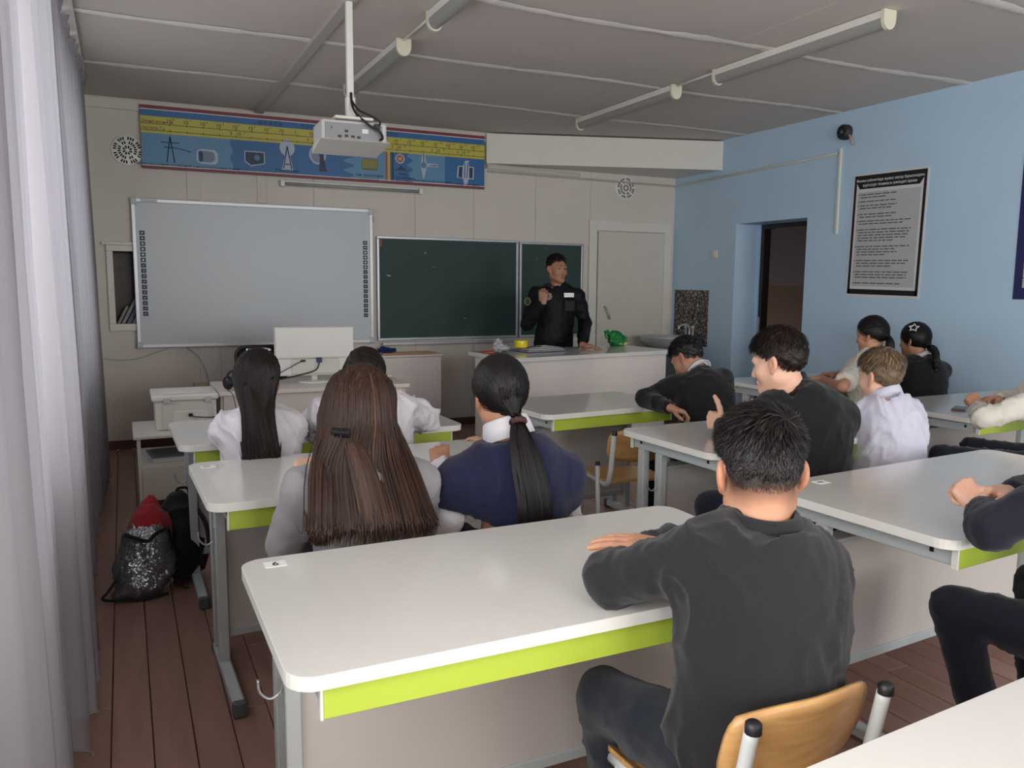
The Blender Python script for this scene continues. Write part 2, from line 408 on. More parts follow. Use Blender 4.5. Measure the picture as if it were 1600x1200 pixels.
def curtain(y0, y1, x, folds, amp, seed, label):
    rnd = np.random.default_rng(seed); n = folds*14; nz = 26
    ph = rnd.uniform(0, 6.28, 6); V = []
    for j in range(nz+1):
        t = j/nz; z = 0.03+(2.80-0.03)*t
        for i in range(n+1):
            u = i/n; y = y0+(y1-y0)*u
            a = amp*(1.15-.45*t)
            w = 2*math.pi*folds*(u+.018*math.sin(9*u+ph[0])+.008*math.sin(2.5*t+ph[1]))
            xx = x+a*math.sin(w)+a*.35*math.sin(2*w+ph[2]+1.2*t)+.02*math.sin(5*u+ph[3])
            if t > .965: xx += .012*math.sin(w*3)
            V.append((xx, y+.015*math.sin(w+1)*(1-t), z+(.012*math.sin(w*1.5+ph[4]) if j in (0, nz) else 0)))
    F = [(j*(n+1)+i, j*(n+1)+i+1, (j+1)*(n+1)+i+1, (j+1)*(n+1)+i) for j in range(nz) for i in range(n)]
    o = part('curtain', MB().add(V, F, True), M_curt); tag(o, label, 'curtain', 'sheer curtains along the windows')
    # stitched hem
    hem = MB().tube([(V[i][0], V[i][1], V[i][2]) for i in range(n+1)], .004, 5); part('hem', hem, M_curt, o)
    hd = []
    for i in range(n+1):
        p = V[nz*(n+1)+i]; hd += [(p[0]+.006, p[1], p[2]-.05), (p[0]+.02+.01*math.sin(i), p[1], p[2]+.025)]
    part('heading', MB().add(hd, [(2*i, 2*i+2, 2*i+3, 2*i+1) for i in range(n)], True), M_curt, o)
    return o
curtain(1.05, 2.49, -0.215, 6, .055, 1, 'pale sheer curtain panel closest to the camera at the left edge')
curtain(2.53, 4.34, -0.235, 8, .055, 2, 'middle sheer grey-white curtain panel hanging in narrow folds')
curtain(4.38, 6.75, -0.245, 11, .055, 3, 'far sheer curtain panel next to the cream front wall')
cr = part('curtain_rail', MB().rbox((-.30, 1.0, 2.845), (-.17, 6.85, 2.872), .004), M_white)
tag(cr, 'white curtain rail fixed under the ceiling along the windows', 'rail')
# ================================================================== FURNITURE
M_top = mat('white_laminate', 'DAD8D3', 0.20, var=.03, vscale=5, coat=.45)
M_edge = mat('white_edge_band', 'E4E2DC', 0.35)
M_green = mat('lime_laminate', 'B4C846', 0.42)
M_panel = mat('grey_beige_panel', 'CAC3BD', 0.5, var=.04, vscale=3)
M_bolt = mat('bolt_black', '202224', 0.4, .5)
M_ply = wood_mat('beech_plywood', 'B98A55', 'D2A468', .35, (6, 40, 40))
M_tube = mat('light_grey_tube', 'C6C9C8', 0.35)
DT = 0.74

def make_desk(w, dpt, label, name='student_desk'):
    """local: origin at floor under the near-left corner of the top; x right, y away from the pupil"""
    t = thing(name, label, 'desk')
    pl = rrect(0, 0, w, dpt, .055, 6)
    mb = MB().prism(pl, 'z', DT-.027, DT-.0006); top = part('tabletop', mb, M_edge, t)
    inner = rrect(.0015, .0015, w-.0015, dpt-.0015, .0535, 6)
    part('top_surface', MB().prism(inner, 'z', DT-.0006, DT), M_top, top)
    e = .062
    for y, nm in ((.018, 'front_apron'), (dpt-.036, 'rear_apron')):
        a = part(nm, MB().rbox((e, y, DT-.092), (w-e, y+.018, DT-.027), .0015, 1), M_green, t)
        for x in (e-.006, w-e): part('end_cap', MB().rbox((x, y-.001, DT-.093), (x+.006, y+.019, DT-.0275), .001, 1), M_edge, a)
    for x in (.066, w-.066-.028):
        r = part('side_rail', MB().rbox((x, .036, DT-.087), (x+.028, dpt-.036, DT-.027), .002, 1), M_grey, t)
        ox = x-.003 if x < w/2 else x+.028
        for y in (.10, dpt-.09): part('bolt', MB().rbox((ox, y-.007, DT-.064), (ox+.003, y+.007, DT-.050), .002, 1), M_bolt, r)
        for y in (dpt-.115, dpt-.245):
            part('leg', MB().rbox((x-.004, y, .05), (x+.032, y+.045, DT-.086), .003, 1), M_grey, t)
        f = part('foot', MB().rbox((x-.006, .07, .012), (x+.034, dpt-.05, .052), .006, 1), M_grey, t)
        for y in (.055, dpt-.055): part('foot_cap', MB().rbox((x-.009, y, .0), (x+.037, y+.03, .055), .008, 2), M_dgrey, f)
        hx = -1 if x < w/2 else 1
        hk = bez([(ox, dpt-.22, .55), (ox+hx*.006, dpt-.22, .50), (ox+hx*.030, dpt-.22, .485), (ox+hx*.052, dpt-.22, .505), (ox+hx*.056, dpt-.22, .535)], 6)
        part('bag_hook', MB().tube(hk, .0035, 6), M_alu, r)
    p = part('modesty_panel', MB().rbox((.102, dpt-.215, .16), (w-.102, dpt-.197, DT-.16), .002, 1), M_panel, t)
    part('panel_strip', MB().rbox((.1, dpt-.222, .128), (w-.1, dpt-.190, .162), .004, 1), M_grey, p)
    part('panel_ledge', MB().rbox((.102, dpt-.225, DT-.162), (w-.102, dpt-.150, DT-.150), .002, 1), M_grey, t)
    return t
def place_desk(near_left, ang, w, dpt, label):
    d = make_desk(w, dpt, label); d.location = (near_left[0], near_left[1], 0); d.rotation_euler = (0, 0, math.radians(ang)); return d
GD = 'student desks'
desks = [
 ((0.225, 1.340), 0.0, 1.275, 0.665, 'student desk in the foreground left with the boy in charcoal leaning on it'),
 ((0.205, 2.560), 1.5, 1.28, 0.64, 'student desk in front of the girl with long brown hair'),
 ((0.18, 3.545), 1.0, 1.28, 0.65, 'student desk nearest the printer where two girls in white sit'),
 ((1.955, 3.66), 4.0, 0.92, 0.62, 'short student desk in front of the tall teacher counter'),
 ((2.12, 2.535), 2.0, 1.30, 0.655, 'student desk with empty left end beside the two boys in the middle'),
 ((1.975, 1.375), 4.0, 1.36, 0.70, 'student desk on the right under the clasped hands with black sleeves'),
 ((3.97, 2.690), 1.5, 1.28, 0.70, 'student desk by the blue wall with a phone lying on it'),
 ((3.90, 4.08), 1.5, 1.28, 0.56, 'student desk of the two girls sitting against the blue wall'),
 ((0.80, 0.115), 4.0, 1.30, 0.665, 'white desk cut off by the bottom right corner of the picture'),
]
for nl, an, w, dp, lb in desks: place_desk(nl, an, w, dp, lb)['group'] = GD
# number stickers on three desks
M_paper = mat('paper_white', 'E6E6E4', .7)
def sticker(px, py, lab, txt):
    c = atz(px, py, DT+.001)
    o = part('desk_sticker', MB().prism([(-.026, -.02), (.026, -.02), (.026, .02), (-.026, .02)], 'z', -.0009, .0004), M_paper)
    o.location = (c[0], c[1], c[2]); tag(o, lab, 'sticker', 'desk number stickers')
    if txt is None:
        part('smudge', MB().prism([(-.018, -.004), (.004, -.006), (.010, .002), (-.012, .006)], 'z', .0004, .0008), M_dgrey, o); return
    tm = MB(); text_mb(tm, txt, .036, Matrix.Translation((0, -.013, .0009)), 'CENTER', .0003); part('digit', tm, M_black, o)
sticker(430, 881, 'small white number sticker on the foreground desk corner', '6')
sticker(325, 729, 'small white sticker on the desk corner behind the sequin backpack', None)
sticker(1283, 753, 'small worn white sticker on the far corner of the right desk', None)

# ---------------------------------------------------------------- chairs
def make_chair(label):
    t = thing('school_chair', label, 'chair')       # origin: floor under seat centre, faces +y
    sw, sd, sh = .335, .37, .425
    V = []; n = 10
    pl = rrect(-sw/2, -sd/2, sw/2, sd/2, .045, 5)
    for z in (sh-.012, sh):
        for (x, y) in pl: V.append((x, y, z-(.018*max(0, (y-.12)/.065)**2)+.006*(abs(x)/.18)**2))
    k = len(pl); F = [tuple(range(k))[::-1], tuple(range(k, 2*k))]+[(i, (i+1) % k, k+(i+1) % k, k+i) for i in range(k)]
    part('seat', MB().add(V, F), M_ply, t)
    # curved backrest
    nb, nz = 12, 7; V = []
    for s in (0, 1):
        for j in range(nz+1):
            for i in range(nb+1):
                u = -1+2*i/nb; v = j/nz
                hw = .168*(1-.10*abs(2*v-1)**4)
                zz = .530+.172*v - (.02*abs(u)**3 if v > .5 else -.02*abs(u)**3)*abs(2*v-1)
                V.append((u*hw, -.205-.035*(1-u*u)-.035*v-.011*s+.02, zz))
    F = []; m = (nb+1)*(nz+1)
    for j in range(nz):
        for i in range(nb):
            a = j*(nb+1)+i; F += [(a+1, a, a+nb+1, a+nb+2), (m+a, m+a+1, m+a+nb+2, m+a+nb+1)]
    ring = [i for i in range(nb+1)]+[j*(nb+1)+nb for j in range(1, nz+1)]+[nz*(nb+1)+i for i in range(nb-1, -1, -1)]+[j*(nb+1) for j in range(nz-1, 0, -1)]
    for a, b in zip(ring, ring[1:]+ring[:1]): F.append((a, b, m+b, m+a))
    part('backrest', MB().add(V, F, True), M_ply, t)
    for s in (-1, 1):
        x = s*.157
        fr = bez([(x, -.268, .685), (x, -.248, .58), (x, -.225, .47), (x, -.185, .412), (x, -.10, .405), (x, .15, .400)], 5)
        b = part('back_post', MB().tube(fr, .0135, 10), M_tube, t)
        part('post_cap', MB().lathe([(.0001, .016), (.009, .0155), (.0145, .011), (.0148, 0), (.0148, -.006)], (x, -.270, .685), 'z', 12), M_black, b)
        lg = part('leg', MB().tube([(x+s*.012, -.085, .495), (x+s*.014, -.11, .24), (x+s*.016, -.15, .02)], .0125, 10), M_tube, t)
        part('leg_cap', MB().lathe([(.0001, .013), (.009, .0125), (.0138, .008), (.0138, -.006)], (x+s*.012, -.085, .495), 'z', 10), M_black, lg)
        l2 = part('leg', MB().tube([(x+s*.012, .10, .405), (x+s*.014, .14, .22), (x+s*.016, .17, .02)], .0125, 10), M_tube, t)
        part('runner', MB().tube([(x+s*.016, -.19, .014), (x+s*.016, .20, .014)], .0135, 8), M_tube, t)
    part('crossbar', MB().tube([(-.151, .06, .402), (.151, .06, .402)], .011, 8), M_tube, t)
    return t
CH0 = make_chair('empty beech school chair in front of the short student desk')
ch_pos = atz(945, 795, 0.02)
CH0.location = (2.36, 3.56, 0); CH0.rotation_euler = (0, 0, math.radians(-10)); CH0['group'] = 'school chairs'
def chair(x, y, ang, label): return dup(CH0, (x, y, 0), math.radians(ang), label, 'school chairs')

# ---------------------------------------------------------------- teacher's counter
TZ = .88
a_, b_ = atz(806, 560, TZ), atz(1050, 547, TZ)
tang = math.atan2(b_[1]-a_[1], b_[0]-a_[0]); tw = float(np.linalg.norm((b_-a_)[:2]))+.02; td = .68
tc = thing('teacher_counter', 'tall white teacher counter with wide top in front of the blackboard', 'counter', (a_[0], a_[1], 0), tang)
M_cpanel = mat('counter_panel', 'E4DBD5', .5, var=.03)
part('countertop', MB().rbox((0, 0, TZ-.032), (tw, td, TZ), .003), M_top, tc)
part('front_panel', MB().rbox((.05, .035, .02), (tw-.05, .053, TZ-.032), .002), M_cpanel, tc)
for x in (.05, tw-.068): part('side_panel', MB().rbox((x, .053, .0), (x+.018, td-.03, TZ-.032), .002), M_cpanel, tc)
part('shelf', MB().rbox((.068, .06, .42), (tw-.068, td-.06, .438), .002), M_cpanel, tc)
part('plinth', MB().rbox((.068, .045, .0), (tw-.068, .06, .07), .002), M_grey, tc)

# ---------------------------------------------------------------- computer desk, monitor
cdk = thing('computer_desk', 'beige computer desk carrying the white monitor', 'desk', (.535, 5.52, 0))
part('tabletop', MB().rbox((0, 0, .672), (1.30, .62, .70), .003), M_cpanel, cdk)
part('front_panel', MB().rbox((.03, .04, .03), (1.27, .058, .672), .002), M_cpanel, cdk)
for x in (.012, 1.27): part('side_panel', MB().rbox((x, .058, 0), (x+.018, .60, .672), .002), M_cpanel, cdk)
part('drawer_box', MB().rbox((.05, .08, .12), (.42, .56, .66), .003), M_cpanel, cdk)
mc = aty(492, 560, 5.80)
mon = thing('monitor', 'white computer monitor seen from behind on the computer desk', 'monitor', (mc[0], 5.80, .702), math.radians(-2)); mon.scale = (1.05, 1.05, 1.08)
part('base', MB().lathe([(.0001, .0), (.115, .0), (.118, .005), (.112, .011), (.02, .014), (.0001, .014)], (0, .04, 0), 'z', 28), M_white, mon)
part('stand', MB().rbox((-.022, .025, .01), (.022, .055, .16), .01), M_white, mon)
part('housing', MB().rbox((-.265, -.012, .050), (.265, .026, .372), .008), M_white, mon)
part('rear_cover', MB().rbox((-.262, -.030, .165), (.262, -.008, .369), .008), M_white, mon)
part('rear_cover', MB().rbox((-.16, -.028, .062), (.16, -.010, .161), .006), M_whitep, mon)
part('screen', MB().rbox((-.255, .0255, .06), (.255, .028, .364), .001), M_black, mon)
pl_ = part('video_plug', MB().rbox((.005, -.052, .137), (.040, -.026, .170), .004), mat('blue_plug', '1E2A5C', .4), mon)
part('cable', MB().tube(bez([(.022, -.05, .137), (-.01, -.07, .09), (-.12, -.07, .06), (-.28, -.09, .035), (-.45, -.06, .012)], 8), .0045, 6), M_black, pl_)
part('power_cable', MB().tube(bez([(-.085, -.032, .150), (-.13, -.06, .135), (-.2, -.07, .10), (-.32, -.06, .04), (-.42, -.03, .01)], 8), .003, 6), M_black, mon)
part('plug', MB().rbox((-.10, -.045, .143), (-.07, -.026, .157), .003), M_black, mon)
kb = thing('keyboard', 'thin grey keyboard lying beside the monitor base', 'keyboard', (1.62, 5.98, .701))
part('body', MB().rbox((-.21, -.06, 0), (.21, .06, .016), .005), M_grey, kb)
kk = MB()
for i in range(14):
    for j in range(5): kk.box((-.2+i*.0287, -.05+j*.02, .016), (-.2+i*.0287+.024, -.05+j*.02+.016, .02))
part('keys', kk, M_white, kb)
ocp = aty(404, 545, 6.15)
oc = thing('office_chair', 'black office chair back rising behind the computer desk', 'chair', (ocp[0]+.05, 6.42, 0))
part('backrest', MB().rbox((-.175, -.03, .48), (.175, .02, .915), .018), mat('black_mesh', '1B1B1E', .8, bump=.3, bscale=300), oc)
part('back_frame', MB().tube(bez([(-.165, -.04, .50), (-.18, -.045, .76), (-.165, -.04, .905), (0, -.045, .925), (.165, -.04, .905), (.18, -.045, .76), (.165, -.04, .50)], 6), .014, 8), M_black, oc)
part('seat', MB().rbox((-.23, 0, .42), (.23, .42, .49), .03), M_black, oc)
part('column', MB().lathe([(.03, .10), (.03, .30), (.022, .30), (.022, .43)], (0, .2, 0), 'z', 12), M_dgrey, oc)
for k in range(5):
    a = k*2*math.pi/5; part('leg', MB().tube([(0, .2, .11), (.28*math.cos(a), .2+.28*math.sin(a), .06)], [.025, .015], 8), M_black, oc)
    part('caster', MB().lathe([(.0001, -.02), (.026, -.02), (.026, .02), (.0001, .02)], (.28*math.cos(a), .2+.28*math.sin(a), .027), 'x', 12), M_black, oc)
hp_ = atz(364, 610, .71)
hp = thing('headphones', 'black headphones standing on the left end of the computer desk', 'headphones', (hp_[0]+.02, 5.62, .702), math.radians(20))
for s in (-1, 1):
    c = part('ear_cup', MB().lathe([(.0001, -.022), (.036, -.020), (.045, -.008), (.045, .010), (.036, .02), (.0001, .02)], (s*.042, 0, .048), 'x', 18), M_black, hp)
    part('ring', MB().lathe([(.030, .021), (.034, .024), (.038, .021)], (s*.042, 0, .048), 'x', 18), M_alu, c)
part('headband', MB().tube([(.052*math.cos(a), .0+.012*math.sin(a), .05+.072*math.sin(a)) for a in np.linspace(0, math.pi, 14)], .008, 8), M_black, hp)
part('cord', MB().tube(bez([(-.05, 0, .01), (-.075, -.06, .006), (-.09, -.16, -.01), (-.085, -.19, -.10), (-.06, -.20, -.22), (-.02, -.19, -.30)], 8), .0025, 5), M_black, hp)

# low cabinet by the front wall
cz = .82; cf = 7.08
cl, crr = aty(560, 556, cf), aty(690, 553, cf)
cab = thing('low_cabinet', 'beige low cabinet standing below the blackboard', 'cabinet', (cl[0], cf, 0))
cw = crr[0]-cl[0]; cz = float(crr[2])
part('body', MB().rbox((0, .018, 0), (cw, .38, cz-.02), .003), M_cpanel, cab)
part('top', MB().rbox((-.008, -.006, cz-.018), (cw+.008, .38, cz), .003), M_cpanel, cab)
part('door', MB().rbox((.004, 0, .02), (cw-.004, .018, cz-.024), .002), M_cpanel, cab)
rl = aty(640, 552, cf+.1)
ru = part('wooden_ruler', MB().rbox((-.26, -.02, 0), (.26, .02, .012), .002), wood_mat('ruler_wood', 'B5763F', 'C98B50')); ru.location = (rl[0], cf+.10, cz+.001)
tag(ru, 'long orange wooden ruler on the low cabinet', 'ruler')

# printer table and printer
pz = .48
pt = thing('printer_table', 'low white printer table beside the curtain', 'table', (.035, 5.30, 0))
part('tabletop', MB().rbox((-.02, 0, pz-.018), (.485, .60, pz), .003), M_whitep, pt)
for x in (0, .455):
    for y in (.012, .57): part('leg', MB().rbox((x, y, 0), (x+.02, y+.02, pz-.018), .003), M_whitep, pt)
part('shelf', MB().rbox((.02, .02, .285), (.455, .58, .30), .002), M_whitep, pt)
part('drawer', MB().rbox((.022, .014, .075), (.455, .56, .285), .003), M_whitep, pt)
pp = thing('paper_stack', 'flat stack of papers on the printer table shelf', 'papers', (.12, 5.36, .302), .1)
for k in range(4): part('sheet', MB().box((0, .0+.01*k, .006*k), (.27, .3+.01*k, .006*k+.005)), mat('sheet_grey', '8d8f92', .8) if k == 3 else M_paper, pp)
prn = thing('printer', 'white laser printer on the low table beside the curtain', 'printer', (.150, 5.44, pz+.001))
part('body', MB().rbox((0, .02, 0), (.36, .38, .185), .01), M_white, prn)
part('rear_door', MB().rbox((.035, .010, .012), (.335, .024, .165), .004), M_whitep, prn)
part('rear_tray', MB().rbox((.10, .004, .01), (.31, .014, .12), .003), M_white, prn)
part('scanner_lid', MB().rbox((-.02, 0, .187), (.375, .40, .225), .01), M_white, prn)
part('hinge', MB().rbox((.05, -.012, .175), (.09, .01, .21), .004), M_grey, prn)
part('hinge', MB().rbox((.29, -.012, .175), (.33, .01, .21), .004), M_grey, prn)
sh = part('paper_sheet', MB().prism([(0, 0), (.27, .03), (.25, .25), (-.02, .22)], 'z', 0, .004), M_paper); sh.location = (.20, 5.48, pz+.228)
tag(sh, 'white paper sheet lying on top of the printer', 'paper')
part('power_plug', MB().rbox((.19, -.016, .085), (.215, .006, .105), .004), M_black, prn)
part('power_cable', MB().tube(bez([(.205, -.012, .093), (.23, -.03, .085), (.32, -.04, .078), (.37, -.02, .082), (.375, .05, .05)], 8), .0035, 6), M_black, prn)

# sink in the corner
sk = thing('sink', 'steel wash basin on a grey stand under the stone patterned panel', 'sink', (5.18, 7.02, 0))
M_steel = mat('steel', 'BFC3C6', .3, .45)
part('basin', MB().lathe([(.0001, .74), (.16, .75), (.24, .82), (.27, .875), (.285, .878), (.285, .87), (.255, .81), (.17, .735), (.0001, .725)], (0, 0, 0), 'z', 28), M_steel, sk)
part('cabinet', MB().rbox((-.26, -.22, 0), (.26, .3, .73), .006), M_dgrey, sk)
for s in (-.06, .06): part('tap', MB().lathe([(.0001, .99), (.018, .985), (.02, .96), (.012, .955), (.012, .87)], (.30, s, 0), 'z', 12), M_steel, sk)
part('spout', MB().tube(bez([(.30, 0, .87), (.30, 0, .96), (.25, 0, 1.0), (.17, 0, .98), (.16, 0, .95)], 5), .010, 8), M_steel, sk)
# ================================================================== ON THE WALLS AND CEILING
def facing_front(x, y, z):      # text plane on the front wall: x right, z up, facing -Y
    return Matrix.Translation((x, y, z)) @ Matrix.Rotation(math.radians(90), 4, 'X')
def facing_left(x, y, z):       # text plane on the right wall, facing -X, reading towards -Y
    return Matrix.Translation((x, y, z)) @ Matrix.Rotation(math.radians(-90), 4, 'Z') @ Matrix.Rotation(math.radians(90), 4, 'X')
M_ink = mat('dark_ink', '1C1E24', .6); M_inkblue = mat('navy_ink', '16264A', .6)
M_red = mat('maroon_strip', '7A2E33', .5)
M_bl1 = mat('print_blue', '2A649A', .45); M_bl2 = mat('print_light_blue', '5A8AAC', .45); M_bl3 = mat('print_deep_blue', '2A6CA8', .45)
M_yel = mat('print_yellow', 'BDB348', .45); M_pgrey = mat('print_pale_grey', 'AEB9C9', .5)

# ---- long blue wave chart
BX0, BX1, BZ0, BZ1, BY = .19, 3.25, 2.335, 2.84, YF-.045
ban = thing('wave_chart', 'long blue and yellow electromagnetic wave chart above the whiteboard', 'sign', ((BX0+BX1)/2, YF, BZ0))
def bl(x): return x-(BX0+BX1)/2
def bpart(n, x0, x1, z0, z1, m, d=.001, lab=None):
    return part(n, MB().box((bl(x0), -.045-d, z0-BZ0), (bl(x1), -.045, z1-BZ0)), m, ban, lab)
part('board', MB().rbox((bl(BX0), -.045, 0), (bl(BX1), -.026, BZ1-BZ0), .002), M_bl1, ban)
bpart('top_strip', BX0, BX1, BZ1-.028, BZ1, M_red, .004); bpart('bottom_strip', BX0, BX1, BZ0, BZ0+.022, M_red, .004)
bpart('white_line', BX0, BX1, BZ1-.034, BZ1-.028, M_paper, .002); bpart('white_line', BX0, BX1, BZ0+.022, BZ0+.028, M_paper, .002)
YZ1 = BZ1-.086; YZ0 = YZ1-.135
bpart('yellow_band', BX0, BX1, YZ0, YZ1, M_yel)
LX = [aty(265, 185, YF-.045)[0]+i*((aty(740, 228, YF-.045)[0]-aty(265, 185, YF-.045)[0])/21) for i in range(22)]
sc = MB(); 
for z in (YZ1-.060, YZ1-.112): sc.box((bl(BX0), -.0475, z-.002-BZ0), (bl(BX1), -.046, z+.002-BZ0))
for i, x in enumerate(LX):
    for z in (YZ1-.060, YZ1-.112): sc.box((bl(x)-.002, -.0475, z-.008-BZ0), (bl(x)+.002, -.046, z+.014-BZ0))
part('scale_lines', sc, M_ink, ban)
tx = MB(); exps = [8, 7, 6, 5, 4, 3, 2, None, 0]+[-k for k in range(1, 14)]
for x, e in zip(LX, exps):
    b = '1' if e == 0 else '10'
    text_mb(tx, b, .043, facing_front(bl(x)-.028, -.0465, YZ1-.045-BZ0))
    if e not in (None, 0): text_mb(tx, str(e).replace('-', '\u2212'), .026, facing_front(bl(x)+.022, -.0465, YZ1-.024-BZ0))
for i, e in ((4, 4), (9, 9), (15, 15), (18, 18), (20, 20)):
    text_mb(tx, '3 \u00b7 10', .04, facing_front(bl(LX[i])-.05, -.0465, YZ1-.100-BZ0)); text_mb(tx, str(e), .025, facing_front(bl(LX[i])+.065, -.0465, YZ1-.082-BZ0))
text_mb(tx, 'Длина волны, м', .032, facing_front(bl(BX0)+.006, -.0465, YZ1-.052-BZ0)); text_mb(tx, 'Частота, Гц', .032, facing_front(bl(BX0)+.006, -.0465, YZ1-.104-BZ0))
part('scale_lettering', tx, M_ink, ban)
tt = MB()
for s, px in (('Ш К А Л А', 403), ('Э Л Е К Т Р О М А Г Н И Т Н Ы Х', 470), ('В О Л Н', 595)):
    text_mb(tt, s, .046, facing_front(bl(aty(px, 195, YF-.045)[0]), -.0465, BZ1-.076-BZ0), sx=.92)
part('title_lettering', tt, M_inkblue, ban)
# lower pictures band
XA = aty(362, 255, YF-.045)[0]; XB_ = aty(545, 260, YF-.045)[0]; XC = aty(603, 265, YF-.045)[0]; XD = aty(615, 265, YF-.045)[0]
def wavy(n, x0, x1, z0, z1, m, left, d, k=3, amp=.03):
    L_ = []; R2 = []
    N = 24
    for i in range(N+1):
        z = z0+(z1-z0)*i/N; o = amp*math.sin(k*2*math.pi*i/N)
        L_.append((x0+(o if left else 0), z)); R2.append((x1+(0 if left else o), z))
    V = [(bl(x), -.045-d, z-BZ0) for x, z in L_]+[(bl(x), -.045-d, z-BZ0) for x, z in R2]
    return part(n, MB().add(V, [(i, N+1+i, N+2+i, i+1) for i in range(N)]), m, ban)
PZ0 = BZ0+.028; PZ1 = YZ0
wavy('wave_field', BX0, XA, PZ0, PZ1, M_bl2, False, .0008, 2, .012)
wavy('wave_field', XB_, XC, PZ0, PZ1, M_bl2, True, .0008, 3, .05)
for i, c in enumerate(('9C3A35', 'C87F3E', 'D6B65A', '3F7E55', '1F4F63', '1D2D5A')):
    w = (XD-XC)/6; bpart('spectrum_bar', XC+i*w, XC+(i+1)*w, PZ0, PZ1, mat('spectrum_%d' % i, c, .5), .0012)
XE = aty(695, 280, YF-.045)[0]
wavy('wave_field', XD+.16, XE, PZ0, PZ1, M_bl2, True, .0008, 3, .03)
def fpoly(pts, d): return MB().add([(x, -.045-d, z) for x, z in pts], [tuple(range(len(pts)))])
def pc(px, py): p = aty(px, py, YF-.046); return bl(p[0]), p[2]-BZ0
def pic(name, shapes):
    root = None
    for i, (m, mb) in enumerate(shapes):
        o = part(name if i == 0 else 'picture_detail', mb, m, ban if i == 0 else root)
        if i == 0: root = o
M_pdark = mat('print_dark', '27344C', .5)
x, z = pc(267, 250)
pic('pylon_picture', [(M_pdark, MB().tube([(x-.03, -.0465, z-.02), (x, -.0465, z+.19)], .004, 4).tube([(x+.03, -.0465, z-.02), (x, -.0465, z+.19)], .004, 4).tube([(x-.07, -.0465, z+.14), (x+.07, -.0465, z+.14)], .003, 4).tube([(x-.05, -.0465, z+.10), (x+.05, -.0465, z+.10), (x+.16, -.0465, z+.075)], .003, 4))])
x, z = pc(324, 245)
pic('motor_picture', [(M_pgrey, fpoly(rrect(x-.085, z-.06, x+.085, z+.06, .04), .0012)), (mat('motor_grey', '6F7F92', .5), fpoly(rrect(x-.07, z-.045, x+.06, z+.045, .035), .0016)), (M_pdark, fpoly(rrect(x-.07, z-.045, x-.035, z+.045, .016), .002))])
x, z = pc(398, 248)
pic('television_picture', [(M_pgrey, fpoly([(x-.085, z+.062), (x+.085, z+.062), (x+.085, z-.04), (x-.03, z-.066), (x-.085, z-.03)], .0012)), (M_pdark, fpoly([(x-.077, z+.054), (x+.077, z+.054), (x+.077, z-.034), (x-.03, z-.056), (x-.077, z-.024)], .0016)), (mat('tv_glow_print', '4E7FA0', .5), fpoly([(x+.02+.025*math.cos(a), z+.01+.025*math.sin(a)) for a in np.linspace(0, 6.28, 16)[:-1]], .002))])
x, z = pc(449, 245)
pic('radio_tower_picture', [(M_pgrey, MB().add([(x+.065*math.cos(a), -.0462, z+.075+.07*math.sin(a)) for a in np.linspace(0, 6.28, 25)[:-1]], [tuple(range(24))])), (M_pgrey, fpoly([(x-.05, z-.115), (x+.05, z-.115), (x+.012, z+.05), (x-.012, z+.05)], .0014)), (M_pdark, MB().tube([(x-.035, -.047, z-.105), (x, -.047, z+.09)], .004, 4).tube([(x+.035, -.047, z-.105), (x, -.047, z+.09)], .004, 4).box((x-.02, -.048, z-.07), (x+.02, -.0465, z-.06)))])
x, z = pc(500, 250)
pic('radar_picture', [(M_pgrey, MB().add([(x-.02+.075*math.cos(a), -.0462, z+.045+.085*math.sin(a)) for a in np.linspace(0, 6.28, 25)[:-1]], [tuple(range(24))])), (mat('radar_shade', '7B8AA8', .5), MB().add([(x-.02+.06*math.cos(a), -.0466, z+.045+.07*math.sin(a)) for a in np.linspace(0, 6.28, 25)[:-1]], [tuple(range(24))])), (M_pdark, fpoly([(x-.01, z-.10), (x+.06, z-.10), (x+.03, z+.04), (x+.04, z+.05), (x-.03, z+.075), (x-.03, z+.06), (x, z+.035)], .002))])
x, z = pc(578, 257)
rad = MB()
for k in range(9): rad.box((x-.068+k*.0155, -.0475, z-.035), (x-.060+k*.0155, -.0466, z+.045))
pic('radiator_picture', [(mat('radiator_olive', '5E6B3C', .5), fpoly(rrect(x-.075, z-.05, x+.075, z+.05, .008), .0012)), (mat('radiator_yellow', 'A79A4A', .5), rad)])
x, z = pc(625, 248)
pic('sun_picture', [(M_pgrey, MB().add([(x+.045*math.cos(a), -.0462, z+.045*math.sin(a)) for a in np.linspace(0, 6.28, 21)[:-1]], [tuple(range(20))])), (mat('sun_red', 'B4503A', .5), MB().add([(x+.034*math.cos(a), -.0466, z+.034*math.sin(a)) for a in np.linspace(0, 6.28, 21)[:-1]], [tuple(range(20))])), (M_yel, MB().add([(x+.015*math.cos(a), -.047, z+.015*math.sin(a)) for a in np.linspace(0, 6.28, 13)[:-1]], [tuple(range(12))])), (M_pdark, fpoly([(x-.055, z-.105), (x+.075, z-.105), (x+.03, z-.08), (x+.01, z-.06), (x-.02, z-.09)], .0012))])
x, z = pc(662, 258)
pic('tube_picture', [(M_pgrey, fpoly([(x-.03, z), (x-.008, z+.12), (x+.008, z+.12), (x+.03, z+.02), (x+.14, z+.016), (x+.14, z-.012), (x+.03, z-.012), (x+.006, z-.12), (x-.008, z-.12)], .0012)), (mat('tube_grey', '5C7C98', .5), MB().add([(x+.028*math.cos(a), -.0466, z+.03*math.sin(a)) for a in np.linspace(0, 6.28, 21)[:-1]], [tuple(range(20))])), (mat('tube_red', '8A4A55', .5), fpoly([(x+.05, z+.004), (x+.13, z+.008), (x+.13, z-.006), (x+.05, z)], .0018).tube([(x, -.047, z+.03), (x, -.047, z+.11)], .004, 4))])
x, z = pc(728, 270)
